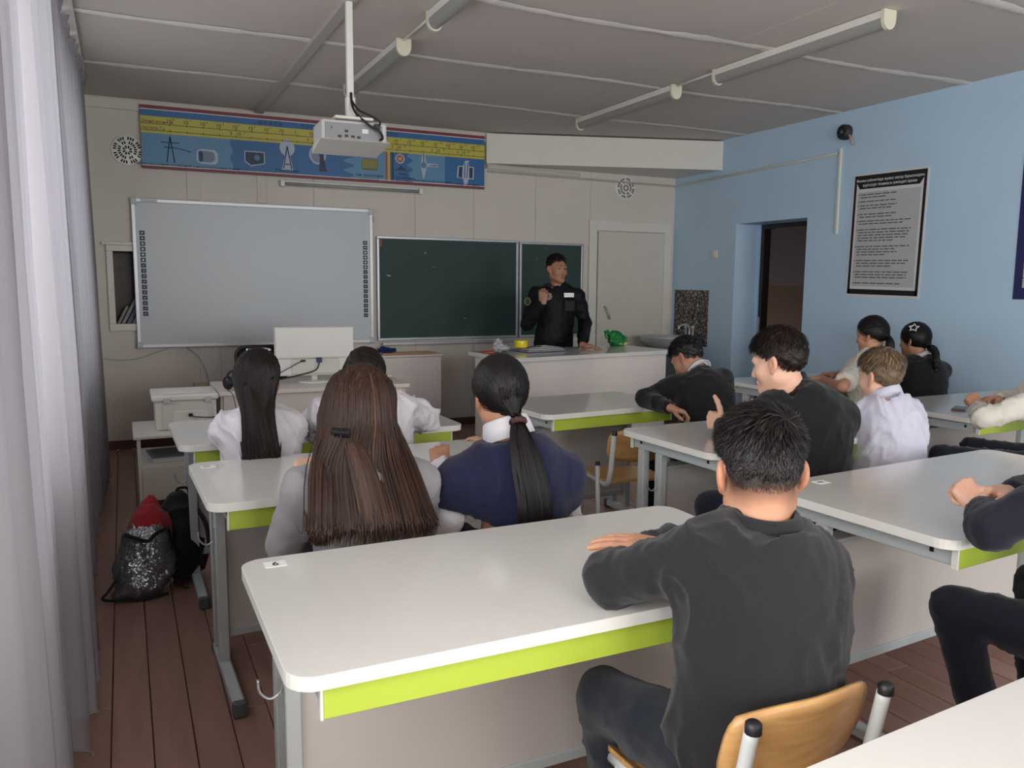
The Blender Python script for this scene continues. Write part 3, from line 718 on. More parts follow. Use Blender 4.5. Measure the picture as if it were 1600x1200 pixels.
pic('gamma_picture', [(M_pgrey, fpoly([(x-.095, z-.05), (x-.085, z+.06), (x-.03, z+.065), (x-.01, z+.11), (x+.03, z+.12), (x+.03, z+.06), (x+.085, z+.06), (x+.08, z-.06), (x+.03, z-.055), (x+.01, z-.12), (x-.02, z-.12), (x-.03, z-.055)], .0012)), (M_pdark, fpoly([(x-.08, z-.045), (x-.07, z+.052), (x-.035, z+.055), (x-.04, z-.05)], .0016)), (M_pdark, fpoly([(x+.035, z-.045), (x+.035, z+.05), (x+.072, z+.05), (x+.068, z-.05)], .0016)), (M_bl1, MB().tube([(x-.015, -.0475, z-.05), (x-.01, -.0475, z+.09)], .004, 4).tube([(x+.01, -.0475, z-.05), (x+.02, -.0475, z+.1)], .004, 4))])
cp = MB()
def cap(s, px, py, size, al='CENTER'): x, z = pc(px, py); text_mb(cp, s, size, facing_front(x, -.0465, z), al)
cap('Низкочастотные колебания и низкочастотные волны', 296, 261.5, .032)
cap('Радиоволны', 449, 268.5, .034)
cap('Инфракрасное', 578, 276, .036); cap('излучение', 578, 282.5, .036)
cap('Ультра-', 632, 274, .034); cap('фиолетовое', 632, 280, .034); cap('излучение', 632, 285, .032)
cap('Рентгеновское излучение', 676, 285, .030); cap('Гамма-излучение', 729, 290, .030)
part('caption_lettering', cp, M_inkblue, ban)

# ---- lamp on the wall below the chart
l0, l1 = aty(440, 284, YF), aty(655, 298, YF)
wlmp = thing('wall_light', 'slim fluorescent light on the wall below the wave chart', 'light', ((l0[0]+l1[0])/2, YF, 2.275)); hw = (l1[0]-l0[0])/2
M_diff = mat('lamp_diffuser', '9A9B96', .35, trans=.0)
part('base', MB().rbox((-hw, -.03, -.02), (hw, -.011, .03), .004), M_white, wlmp)
part('tube', MB().tube([(-hw+.02, -.045, 0), (hw-.02, -.045, 0)], .016, 12), M_diff, wlmp)
for s in (-1, 1): part('end_cap', MB().rbox((s*hw-.018, -.065, -.025), (s*hw+.018, -.011, .03), .006), M_white, wlmp)

# ---- interactive whiteboard
wb = thing('whiteboard', 'large interactive whiteboard on the cream front wall', 'whiteboard', (1.105, YF, .855)); hw = 1.015; hh = 1.235
M_wb = mat('whiteboard_surface', 'C2C8CC', .38)
part('backing', MB().rbox((-hw+.01, -.035, .01), (hw-.01, -.012, hh-.01), .003), M_alu, wb)
part('surface', MB().box((-hw+.03, -.048, .03), (hw-.03, -.034, hh-.03)), M_wb, wb)
M_wfr = mat('board_frame', 'D5D6DA', .3, .15)
for a, b in (((-hw, 0), (hw, .034)), ((-hw, hh-.034), (hw, hh)), ((-hw, .034), (-hw+.034, hh-.034)), ((hw-.034, .034), (hw, hh-.034))):
    part('frame', MB().rbox((a[0], -.056, a[1]), (b[0], -.012, b[1]), .006), M_wfr, wb)
for sx in (-1, 1):
    for z in (0, hh):
        x = sx*hw; part('corner_cap', MB().rbox((x-.045 if sx > 0 else x-.004, -.060, z-.004 if z == 0 else z-.055), (x+.004 if sx > 0 else x+.045, -.011, z+.055 if z == 0 else z+.004), .008), M_grey, wb)
    ic = MB(); ig = MB()
    x = sx*(hw-.075); z1 = aty(217, 364, YF)[2]-.855 if sx < 0 else aty(571, 380, YF)[2]-.855
    for k in range(16):
        zc = z1-k*.0445; ic.box((x-.020, -.050, zc-.018), (x+.020, -.0475, zc+.018))
        if k in (0, 1): ig.box((x-.006, -.0506, zc-.005), (x+.006, -.0500, zc+.005))
        elif k < 6: ig.add([(x-.010, -.0506, zc), (x, -.0506, zc-.011), (x+.010, -.0506, zc), (x, -.0506, zc+.011)], [(0, 1, 2, 3)])
        else: ig.add([(x-.007, -.0506, zc-.007), (x-.003, -.0506, zc-.007), (x+.007, -.0506, zc+.004), (x+.004, -.0506, zc+.007)], [(0, 1, 2, 3)])
    s_ = part('icon_strip', ic, mat('icon_navy', '2A3350', .5), wb, 'column of sixteen small navy touch icons'); part('icon_marks', ig, M_paper, s_)
lg = MB().rbox((-hw+.075, -.0575, hh-.028), (-hw+.20, -.0555, hh-.008), .002); part('maker_plate', lg, M_grey, wb)
part('side_clip', MB().rbox((hw+.002, -.03, hh-.12), (hw+.012, -.012, hh-.06), .003), M_black, wb)
wcb = part('wall_cable', MB().tube(bez([tuple(aty(p, q, YF-.008)) for p, q in ((148, 557), (180, 562), (215, 560), (245, 550), (270, 542))], 8), .006, 6).tube(bez([tuple(aty(p, q, YF-.014)) for p, q in ((292, 543), (310, 556), (322, 580), (327, 600), (326, 612))], 8), .006, 6), M_grey)
tag(wcb, 'grey cable looping over the wall below the whiteboard', 'cable')
sp = aty(314, 604, YF)
sk2 = thing('wall_socket', 'small yellowed socket on the wall behind the computer desk', 'socket', (sp[0], YF, sp[2]))
part('plate', MB().rbox((-.06, -.035, -.04), (.06, 0.0, .04), .008), mat('yellowed_plastic', 'C9B98C', .5), sk2)
for s in (-.025, .025): part('outlet', MB().lathe([(.0001, -.0355), (.018, -.0355), (.020, -.039), (.022, -.0355)], (s, 0, 0), 'y', 14), M_whitep, sk2)

# ---- green chalkboard
cb = thing('chalkboard', 'dark green chalkboard with narrow right wing behind the officer', 'chalkboard', (2.16, YF, .85))
M_cb = mat('chalkboard_green', '26403C', .62, var=.12, vscale=4); M_chalk = mat('chalk_marks', 'AEB8B4', .9)
def board(x0, x1, z0, z1):
    r = part('board_panel', MB().box((x0+.02, -.030, z0+.02), (x1-.02, -.012, z1-.02)), M_cb, cb)
    for a, b in (((x0, z0), (x1, z0+.024)), ((x0, z1-.024), (x1, z1)), ((x0, z0+.024), (x0+.024, z1-.024)), ((x1-.024, z0+.024), (x1, z1-.024))):
        part('frame', MB().rbox((a[0], -.038, a[1]), (b[0], -.011, b[1]), .004), M_alu, r)
    return r
b1 = board(0, 1.475, .02, 1.0); b2 = board(1.49, 2.235, .02, .99)
part('chalk_tray', MB().rbox((.03, -.095, -.022), (1.40, -.012, -.008), .004).rbox((.03, -.098, -.022), (1.40, -.09, .006), .003), M_alu, cb)
cm = MB()
for px, py, w, h in ((675, 417, .05, .016), (664, 396, .02, .015), (606, 431, .05, .014), (726, 498, .014, .012), (838, 405, .012, .012), (852, 388, .012, .010)):
    p = aty(px, py, YF-.031); x = p[0]-2.16; z = p[2]-.85
    for k in range(4): cm.box((x+random.uniform(-w/2, w/2), -.0305, z+random.uniform(-h/2, h/2)), (x+random.uniform(w/2, w*.8), -.0302, z+random.uniform(-h/2, h/2)+.004))
part('chalk_marks', cm, M_chalk, b1)
part('red_corner_mark', MB().box((.028, -.0312, .90), (.05, -.0303, .97)), mat('red_sticker', '9C3030', .5), b1)

# ---- round vents
M_slot = mat('vent_dark', '23211F', .9)
def vent(c, rad, label):
    t = thing('wall_vent', label, 'vent', (c[0], YF, c[2]), 0, 'round wall vents')
    part('rim', MB().lathe([(.0001, -.012), (rad*.90, -.012), (rad*.97, -.010), (rad, -.002), (rad, 0)], (0, 0, 0), 'y', 36), M_white, t)
    sl = MB()
    for r0, r1, n, fill in ((.66, .86, 32, .62), (.40, .58, 22, .66), (.12, .30, 8, .62)):
        for k in range(n):
            a0 = 2*math.pi*(k+.5-fill/2)/n; a1 = 2*math.pi*(k+.5+fill/2)/n
            if (k+.5)/n*8 % 1 < .16: continue
            V = [(rad*r*math.cos(a), -.0128, rad*r*math.sin(a)) for r, a in ((r0, a0), (r0, a1), (r1, a1), (r1, a0))]; sl.add(V, [(0, 1, 2, 3)])
    o = part('grille_slots', sl, M_slot, t); o['kind'] = 'stuff'
vent(aty(199, 235, YF), .125, 'round white slotted vent at the left end of the wave chart')
vent(aty(977, 294, YF), .125, 'round white slotted vent above the white door')

# ---- conduit, cables, ceiling lamps
tag(part('conduit', MB().tube([(3.3, YF-.01, 2.515), (XR-.012, YF-.012, 2.50), (XR-.014, 6.75, 2.515), (XR-.014, 5.20, 2.545)], .011, 6), mat('conduit_grey', 'B9B4AA', .5)), 'thin cable conduit running from the duct box along the blue wall', 'conduit')
def ceiling_lamp(x, y0, y1, label):
    t = thing('ceiling_lamp', label, 'lamp', (x, (y0+y1)/2, ZC), 0, 'fluorescent ceiling lamps'); h = (y1-y0)/2
    part('housing', MB().rbox((-.042, -h+.02, -.045), (.042, h-.02, -.004), .004), M_white, t)
    V = []
    for y in (-h+.02, h-.02):
        for k in range(9):
            a = math.pi*k/8; V.append((.04*math.cos(a), y, -.045-.052*math.sin(a)))
    part('diffuser', MB().add(V, [(k, k+1, 10+k, 9+k) for k in range(8)], True), M_diff, t)
    for y in (-h, h-.022):
        pl = [(-.046, -.003), (.046, -.003)]+[(.046*math.cos(a), -.05-.056*math.sin(a)) for a in np.linspace(0, math.pi, 9)]
        part('end_cap', MB().prism([(z, x_) for x_, z in pl], 'y', y, y+.022), mat('cap_cream', 'D9D6BE', .4), t)
    return t
ceiling_lamp(3.75, 3.20, 4.60, 'ceiling lamp at the upper right, nearer of the right pair')
ceiling_lamp(3.75, 5.05, 6.46, 'ceiling lamp above the duct box, farther of the right pair')
ceiling_lamp(1.60, 4.88, 6.20, 'ceiling lamp just right of the projector pole')
ceiling_lamp(1.60, 3.05, 4.36, 'ceiling lamp cut off by the top edge beside the projector pole')
tag(part('lamp_cable', MB().tube([(3.75, 4.6, ZC-.012), (3.75, 5.05, ZC-.012)], .008, 6), M_white), 'white cable between the two right ceiling lamps', 'cable')
tag(part('lamp_cable', MB().tube([(1.60, 4.36, ZC-.012), (1.60, 4.88, ZC-.012)], .008, 6), M_white), 'white cable between the two ceiling lamps by the projector', 'cable')

# ---- projector on its pole
PY = 4.25
pj = aty(553, 204, PY)
pt_ = thing('projector', 'white projector hanging on a ceiling pole before the wave chart', 'projector', (pj[0], PY, pj[2]), math.radians(-2))
M_pj = mat('projector_shell', 'C9C8C5', .4); M_pjg = mat('projector_grey', '8E9093', .5)
zt = ZC-pj[2]
part('pole', MB().rbox((-.017, .06, .16), (.017, .094, zt), .004), M_white, pt_)
part('ceiling_plate', MB().rbox((-.06, .02, zt-.006), (.06, .14, zt), .003), M_white, pt_)
part('pole_sleeve', MB().rbox((-.023, .054, .065), (.023, .10, .18), .004), M_white, pt_)
part('mount_plate', MB().rbox((-.10, -.02, .054), (.10, .20, .068), .004), M_white, pt_)
bd = part('body', MB().rbox((-.165, -.0, -.055), (.175, .25, .05), .012), M_pj, pt_)
part('back_panel', MB().rbox((-.15, -.004, -.05), (.15, .004, .034), .003), M_pjg, bd)
V = [(-.165, .0, -.045), (.178, .0, -.045), (.178, .25, -.045), (-.165, .25, -.045), (-.175, -.02, -.055), (.19, -.02, -.055), (.185, .27, -.09), (-.17, .27, -.09)]
part('underside', MB().add(V, [(0, 1, 2, 3), (7, 6, 5, 4), (0, 4, 5, 1), (1, 5, 6, 2), (2, 6, 7, 3), (3, 7, 4, 0)]), M_white, pt_)
part('lens', MB().lathe([(.0001, .262), (.035, .262), (.04, .25)], (-.07, 0, -.0), 'y', 18), M_black, pt_)
for x, z in ((-.04, -.006), (-.04, -.030), (-.006, -.032), (.024, -.034), (-.075, -.034)): part('port', MB().rbox((x-.009, -.0065, z-.006), (x+.009, -.0035, z+.006), .001), M_black, bd)
part('white_label', MB().rbox((.042, -.0065, -.012), (.075, -.0038, .010), .001), M_paper, bd)
part('vent_mark', MB().rbox((-.118, -.0065, .0), (-.114, -.0038, .014), .001), M_black, bd)
part('cable', MB().tube(bez([(0, .052, .20), (.0, .04, .15), (.01, .0, .09), (.07, -.03, .03), (.125, -.035, -.0), (.145, -.025, -.03), (.135, -.008, -.04)], 8), .0065, 8), M_black, pt_)
part('cable', MB().tube(bez([(.004, .052, .16), (.03, .02, .11), (.09, -.02, .075), (.13, -.03, .05), (.13, -.012, .03)], 8), .005, 8), M_black, pt_)
part('plug', MB().rbox((.105, -.02, .012), (.135, -.002, .04), .004), M_black, pt_)

# ---- right wall: switch, stone panel, speaker reel, posters
def on_right(name, y, z, label, cat): return thing(name, label, cat, (XR, y, z))
p = atx(1117, 397, XR); t = on_right('light_switch', p[1], p[2], 'cream light switch on the blue wall beside the doorway', 'switch')
part('plate', MB().rbox((-.016, -.042, -.045), (0, .042, .045), .004), mat('cream_plastic', 'D9D2BE', .45), t); part('rocker', MB().rbox((-.022, -.022, -.028), (-.015, .022, .028), .003), M_whitep, t)
m = bpy.data.materials.new('pebble_print'); m.use_nodes = True; nt = m.node_tree; L = nt.links; b = nt.nodes['Principled BSDF']
tcn = nt.nodes.new('ShaderNodeTexCoord'); vo = nt.nodes.new('ShaderNodeTexVoronoi'); vo.feature = 'DISTANCE_TO_EDGE'; vo.inputs['Scale'].default_value = 26
vc = nt.nodes.new('ShaderNodeTexVoronoi'); vc.inputs['Scale'].default_value = 26
r1 = nt.nodes.new('ShaderNodeValToRGB'); r1.color_ramp.elements[0].position = .03; r1.color_ramp.elements[1].position = .22
r1.color_ramp.elements[0].color = (.02, .018, .018, 1); r1.color_ramp.elements[1].color = (1, 1, 1, 1)
r2 = nt.nodes.new('ShaderNodeValToRGB'); r2.color_ramp.elements[0].color = (*lin('6E5E55'), 1); r2.color_ramp.elements[1].color = (*lin('A39A93'), 1)
mm = nt.nodes.new('ShaderNodeMix'); mm.data_type = 'RGBA'; mm.blend_type = 'MULTIPLY'; mm.inputs['Factor'].default_value = 1
for n_ in (vo, vc): L.new(tcn.outputs['Object'], n_.inputs['Vector'])
L.new(vo.outputs['Distance'], r1.inputs[0]); L.new(vc.outputs['Color'], r2.inputs[0]); L.new(r1.outputs[0], mm.inputs['A']); L.new(r2.outputs[0], mm.inputs['B']); L.new(mm.outputs['Result'], b.inputs['Base Color']); b.inputs['Roughness'].default_value = .45
o = part('stone_panel', MB().rbox((-.006, -.29, -.30), (0, .29, .30), .002), m); o.location = (XR-.001, 7.13, 1.065); tag(o, 'brown pebble patterned splash panel above the sink', 'panel')
p = atx(1323, 207, XR); t = on_right('wall_speaker', p[1], p[2], 'small round black speaker high on the blue wall', 'speaker')
part('body', MB().lathe([(.0001, -.06), (.05, -.06), (.062, -.05), (.064, 0)], (0, 0, 0), 'x', 24), mat('speaker_black', '2A2A2B', .5), t)
for k in range(6):
    a = k*math.pi/3; part('opening', MB().lathe([(.0001, -.0615), (.013, -.0615), (.014, -.060)], (0, .034*math.cos(a), .034*math.sin(a)), 'x', 10), mat('hole_black', '070707', .9), t)
part('hub', MB().lathe([(.0001, -.064), (.012, -.063), (.014, -.060)], (0, 0, 0), 'x', 12), M_dgrey, t)
part('cable_end', MB().tube([(-.03, -.055, -.03), (-.028, -.078, -.075), (-.025, -.10, -.115)], .011, 6), mat('cable_tape', 'A59F92', .7), t)
o = part('cable_duct', MB().rbox((-.018, -.012, -.36), (0, .012, .36), .003), M_whitep); o.location = (XR, 5.175, 2.225); tag(o, 'white vertical cable duct hanging under the round speaker', 'cable duct')

y0, y1 = 5.025, 4.325
ps = thing('poster', 'white safety rules poster with black border on the blue wall', 'poster', (XR, (y0+y1)/2, 1.835), 0); ps.rotation_euler = (math.radians(1.0), 0, 0)
M_pnavy = mat('poster_black', '14141E', .5); M_pgr = mat('poster_grey', 'B9B9B8', .6); M_pw = mat('poster_white', 'D6D6D6', .55)
H2, W2 = .505, .355
part('sheet', MB().box((-.004, -W2, -H2), (-.0005, W2, H2)), M_pw, ps)
bd = MB()
for a, b in (((-W2+.014, -H2+.022), (W2-.014, -H2+.064)), ((-W2+.014, -H2+.022), (-W2+.038, H2-.016)), ((W2-.038, -H2+.022), (W2-.014, H2-.016))): bd.box((-.0052, a[0], a[1]), (-.004, b[0], b[1]))
part('border', bd, M_pnavy, ps)
part('title_plate', MB().add([(-.0054, y, z) for y, z in ((-W2+.03, H2-.016), (W2-.03, H2-.016), (W2-.035, H2-.07), (W2-.07, H2-.125), (-W2+.07, H2-.125), (-W2+.035, H2-.07))], [(0, 1, 2, 3, 4, 5)]), M_pnavy, ps)
part('text_field', MB().box((-.0048, -W2+.058, -H2+.088), (-.0042, W2-.058, H2-.15)), M_pgr, ps)
tl = MB()
text_mb(tl, 'Физика кабинетінде жұмыс жасау барысындағы', .0315, facing_left(-.0058, 0, H2-.068), 'CENTER', .0003, .86); text_mb(tl, 'қауіпсіздік техникасы жөніндегі ереже', .0315, facing_left(-.0058, 0, H2-.106), 'CENTER', .0003, .86)
part('title_lettering', tl, M_paper, ps)
ln = MB(); rr = random.Random(5); z = H2-.178
for n_, ends in ((2, (.62, .45)), (1, (.62,)), (2, (.64, .55)), (0, ()), (2, (.64, .57)), (2, (.9, .76)), (0, ()), (5, (.9, .88, .86, .82, .62)), (0, ()), (4, (.9, .66, .7, .5)), (0, ()), (3, (.93, .86, .64)), (0, ()), (3, (.9, .88, .89)), (0, ()), (1, (.8,))):
    if n_: ln.box((-.0056, W2-.075, z), (-.0050, W2-.066, z+.010))
    for e in ends:
        u = .085; lim = .085+e*.56
        while u < lim:
            w = rr.uniform(.025, .075); w = min(w, lim-u)
            if w > .008: ln.box((-.0056, W2-u-w, z+.002), (-.0050, W2-u, z+.0095))
            u += w+.010
        z -= .0225
    z -= .011 if n_ else .014
o = part('text_lines', ln, mat('faded_ink', '4A4A4E', .7), ps); o['kind'] = 'stuff'
p2 = thing('poster', 'navy bordered poster cut off by the right edge of the picture', 'poster', (XR, 3.10, 1.85))
M_nv = mat('poster_navy', '23235A', .5)
part('sheet', MB().box((-.004, -.49, -.51), (-.0005, .49, .51)), M_nv, p2)
part('text_field', MB().box((-.0048, -.43, -.435), (-.0042, .43, .20)), M_pgr, p2)
gl = MB()
for k in range(9): gl.box((-.0054, -.43, -.435+k*.07), (-.0050, .43, -.431+k*.07))
for k in range(8):
    u = .02
    while u < .8:
        w = rr.uniform(.03, .08); gl.box((-.0054, .42-u-w, -.41+k*.07), (-.0050, .42-u, -.395+k*.07)); u += w+.015
part('table_lines', gl, M_ink, p2)

# ---- books in the niche
bx = NX0+.006
for i, (th, hgt, c) in enumerate(((.022, .16, '8C8478'), (.025, .22, '8A8C93'), (.03, .23, '5E6670'), (.028, .24, 'A9ABB0'), (.026, .235, '767E8A'), (.03, .24, 'C9C3AE'), (.026, .22, '7C3A38'), (.03, .23, '48525E'))):
    t = thing('book', ['thin brown booklet leaning lowest in the wall niche', 'grey book leaning in the niche beside the booklet', 'dark slate book leaning between two grey books', 'pale silver book leaning in the middle of the niche', 'blue-grey book leaning next to the cream book', 'cream book leaning near the whiteboard edge', 'dull red book leaning at the whiteboard edge', 'dark blue book hidden partly behind the whiteboard'][i], 'book', (bx, YF+.03, NZ0+.002), 0, 'books leaning in the niche')
    part('cover', MB().rbox((0, 0, 0), (th, .15, hgt), .002, 1), mat('book_%d' % i, c, .6), t); part('pages', MB().box((.003, .004, .003), (th-.003, .152, hgt+.001)), M_paper, t)
    t.rotation_euler = (0, math.radians(27), 0); bx += th+.012

# ---- things on the counter
def on_counter(px, py, dz=0): return atz(px, py, TZ+dz)
c = on_counter(814, 549); t = thing('tape_roll', 'yellow roll of adhesive tape standing flat on the counter papers', 'tape', (c[0], c[1], TZ+.0325))
part('tape', MB().lathe([(.032, 0), (.052, 0), (.053, .004), (.053, .052), (.052, .056), (.032, .056), (.032, 0)], (0, 0, 0), 'z', 28), mat('yellow_tape', 'E2CF1E', .25), t)
part('core', MB().lathe([(.027, .001), (.032, .001), (.032, .055), (.027, .055), (.027, .001)], (0, 0, 0), 'z', 24), mat('card_core', '9A7B52', .8), t)
c = on_counter(845, 549); t = thing('document_pile', 'pile of papers and folders on the teacher counter', 'papers', (c[0], c[1]+.06, TZ+.001), tang)
for k, cc in enumerate(('3A3A5C', 'B7B3B6', '4B4868', 'C9C7C8')): part('folder' if k % 2 == 0 else 'paper_stack', MB().rbox((-.19+.006*k, -.14, .006*k), (.19-.01*k, .13+.005*k, .006*k+.0055), .0015, 1), mat('folder_%d' % k, cc, .6), t)
part('loose_sheet', MB().add([(-.05, -.10, .0245), (.20, -.07, .026), (.17, .14, .03), (-.08, .11, .0245)], [(0, 1, 2, 3)]), M_paper, t)
part('black_cable', MB().tube(bez([(-.12, -.02, .03), (-.05, .01, .034), (.0, .03, .032), (.06, .03, .031)], 6), .004, 6), M_black, t)
# ================================================================== FIGURE TOOLKIT (signed distance fields -> one smooth mesh)
A = lambda *v: np.array(v, float)
def unit(v): v = np.array(v, float); return v/(np.linalg.norm(v)+1e-12)
class Field:
    def __init__(self): self.p = []
    def cone(self, a, b, ra, rb, k=.02, op='+'):
        a, b = np.array(a, float), np.array(b, float); r = max(ra, rb)
        self.p.append(('c', a, b, ra, rb, k, op, np.minimum(a, b)-r, np.maximum(a, b)+r)); return self
    def chain(self, pts, rs, k=.02, op='+'):
        for i in range(len(pts)-1): self.cone(pts[i], pts[i+1], rs[i], rs[i+1], k if i == 0 else min(k, .012), op)
        return self
    def ell(self, c, r, R=None, k=.02, op='+'):
        c = np.array(c, float); r = np.array(r, float); R = np.eye(3) if R is None else np.array(R)   # R columns = axes
        e = np.sqrt(((R*r[None, :])**2).sum(1))
        self.p.append(('e', c, r, R, None, k, op, c-e, c+e)); return self
    def plane(self, pt, n, k=.004, box=None):
        """keep only the side opposite to n, inside the optional box"""
        self.p.append(('h', np.array(pt, float), unit(n), box, None, k, '&', None, None)); return self
    def bounds(self):
        lo = np.min([q[7] for q in self.p if q[6] == '+'], 0); hi = np.max([q[8] for q in self.p if q[6] == '+'], 0); return lo, hi
    def mesh(self, h=.008, fine=()):
        """fine: list of (lo, hi, step) boxes in which the grid lines are denser"""
        lo, hi = self.bounds(); ax = []
        for d in range(3):
            t = lo[d]-2*h; xs = []
            end = hi[d]+2*h
            while t < end:
                xs.append(t); st = h
                for (l, u, s) in fine:
                    if l[d]-s <= t <= u[d]: st = min(st, s)
                t += st
            xs.append(t); ax.append(np.array(xs, np.float32))
        X, Y_, Z = ax; G = np.full((len(X), len(Y_), len(Z)), .15, np.float32)
        for q in self.p:
            typ, a, b, c, d_, k, op, l, u = q
            if op == '&':
                if c is None: sl = (slice(None),)*3
                else: sl = tuple(slice(np.searchsorted(ax[i], c[0][i]), np.searchsorted(ax[i], c[1][i])) for i in range(3))
                x = X[sl[0]][:, None, None]; y = Y_[sl[1]][None, :, None]; z = Z[sl[2]][None, None, :]
                if 0 in (x.size, y.size, z.size): continue
                f = (x-a[0])*b[0]+(y-a[1])*b[1]+(z-a[2])*b[2]
                g = G[sl]; hh = np.maximum(k-np.abs(g-f), 0)/k; G[sl] = np.maximum(g, f)+hh*hh*k*.25; continue
            m = k+.035
            sl = tuple(slice(max(0, np.searchsorted(ax[i], l[i]-m)), np.searchsorted(ax[i], u[i]+m)) for i in range(3))
            x = X[sl[0]][:, None, None]; y = Y_[sl[1]][None, :, None]; z = Z[sl[2]][None, None, :]
            if 0 in (x.size, y.size, z.size): continue
            if typ == 'c':
                ab = b-a; L2 = float(ab@ab)+1e-12
                dx, dy, dz = x-a[0], y-a[1], z-a[2]
                t = np.clip((dx*ab[0]+dy*ab[1]+dz*ab[2])/L2, 0, 1)
                f = np.sqrt((dx-t*ab[0])**2+(dy-t*ab[1])**2+(dz-t*ab[2])**2)-(c+(d_-c)*t)
            else:
                dx, dy, dz = x-a[0], y-a[1], z-a[2]; R = c; r = b
                u_ = (dx*R[0, 0]+dy*R[1, 0]+dz*R[2, 0]); v_ = (dx*R[0, 1]+dy*R[1, 1]+dz*R[2, 1]); w_ = (dx*R[0, 2]+dy*R[1, 2]+dz*R[2, 2])
                k0 = np.sqrt((u_/r[0])**2+(v_/r[1])**2+(w_/r[2])**2); k1 = np.sqrt((u_/r[0]**2)**2+(v_/r[1]**2)**2+(w_/r[2]**2)**2)
                f = k0*(k0-1)/(k1+1e-6)
            g = G[sl]
            if op == '+':
                hh = np.maximum(k-np.abs(g-f), 0)/k; G[sl] = np.minimum(g, f)-hh*hh*k*.25
            else:
                hh = np.maximum(k-np.abs(g+f), 0)/k; G[sl] = np.maximum(g, -f)+hh*hh*k*.25
        return nets(G, X, Y_, Z)

def nets(G, X, Y_, Z):
    S = G < 0; nx, ny, nz = G.shape
    cnt = np.zeros((nx-1, ny-1, nz-1), np.int8)
    for i in (0, 1):
        for j in (0, 1):
            for k in (0, 1): cnt += S[i:nx-1+i, j:ny-1+j, k:nz-1+k]
    I, J, K = np.nonzero((cnt > 0) & (cnt < 8)); n = len(I)
    idx = np.full(cnt.shape, -1, np.int32); idx[I, J, K] = np.arange(n)
    P = np.zeros((n, 3)); C = np.zeros(n); ax = (X.astype(float), Y_.astype(float), Z.astype(float))
    for e in range(3):
        o1, o2 = [(1, 2), (0, 2), (0, 1)][e]
        for p in (0, 1):
            for q in (0, 1):
                b = [I.copy(), J.copy(), K.copy()]; b[o1] = b[o1]+p; b[o2] = b[o2]+q
                t = [v.copy() for v in b]; t[e] = t[e]+1
                ga = G[b[0], b[1], b[2]].astype(float); gb = G[t[0], t[1], t[2]].astype(float)
                m = (ga < 0) != (gb < 0); w = np.where(m, ga/(ga-gb+1e-20), 0)
                for d in range(3):
                    va = ax[d][b[d]]; vb = ax[d][t[d]]; P[:, d] += np.where(m, va+(vb-va)*w, 0)
                C += m
    P /= np.maximum(C, 1)[:, None]; Q = []
    for e in range(3):
        o1, o2 = [(1, 2), (2, 0), (0, 1)][e]
        a = [slice(None)]*3; b = [slice(None)]*3; a[e] = slice(0, -1); b[e] = slice(1, None)
        sa, sb = S[tuple(a)], S[tuple(b)]; ii = np.array(np.nonzero(sa != sb))
        keep = (ii[o1] > 0) & (ii[o2] > 0) & (ii[o1] < G.shape[o1]-1) & (ii[o2] < G.shape[o2]-1); ii = ii[:, keep]
        def cell(d1, d2):
            c = [ii[0], ii[1], ii[2]]; c[o1] = c[o1]-d1; c[o2] = c[o2]-d2; return idx[c[0], c[1], c[2]]
        q = np.stack([cell(1, 1), cell(0, 1), cell(0, 0), cell(1, 0)], 1)
        fl = ~sa[ii[0], ii[1], ii[2]]; q[fl] = q[fl][:, ::-1]; Q.append(q)
    Q = np.concatenate(Q); Q = Q[(Q >= 0).all(1)]
    return P, Q

def vnormals(P, Q):
    n = np.cross(P[Q[:, 2]]-P[Q[:, 0]], P[Q[:, 3]]-P[Q[:, 1]]); N = np.zeros_like(P)
    for k in range(4): np.add.at(N, Q[:, k], n)
    return N/(np.linalg.norm(N, axis=1)[:, None]+1e-12)
def relax(P, Q, it=2, lam=.5):
    for _ in range(it):
        S_ = np.zeros_like(P); C = np.zeros(len(P))
        for k in range(4):
            a, b = Q[:, k], Q[:, (k+1) % 4]
            np.add.at(S_, a, P[b]); np.add.at(C, a, 1); np.add.at(S_, b, P[a]); np.add.at(C, b, 1)
        P = P+lam*(S_/np.maximum(C, 1)[:, None]-P)
    return P
_perm = np.random.default_rng(3).random((32, 32, 32)).astype(np.float32)
def vnoise(P):
    i = np.floor(P).astype(int); f = P-i; f = f*f*(3-2*f); out = 0
    for a in (0, 1):
        for b in (0, 1):
            for c in (0, 1):
                w = (f[:, 0] if a else 1-f[:, 0])*(f[:, 1] if b else 1-f[:, 1])*(f[:, 2] if c else 1-f[:, 2])
                out = out+w*_perm[(i[:, 0]+a) & 31, (i[:, 1]+b) & 31, (i[:, 2]+c) & 31]
    return out
def wrinkle(P, Q, amp, seed=0, sc=(16, 16, 11)):
    N = vnormals(P, Q); S_ = np.array(sc, float)
    w = np.stack([vnoise(P*5+seed), vnoise(P*5+seed+9.3), vnoise(P*5+seed+21.7)], 1)*1.6
    a = vnoise(P*S_+w*2+seed*1.7); b = vnoise(P*S_*2.1+w*3+seed)
    ridge = (1-np.abs(2*a-1))**5*1.5+(1-np.abs(2*b-1))**4*.5-.45
    return P+N*(amp*ridge*(.4+1.2*vnoise(P*6+seed+4)))[:, None]
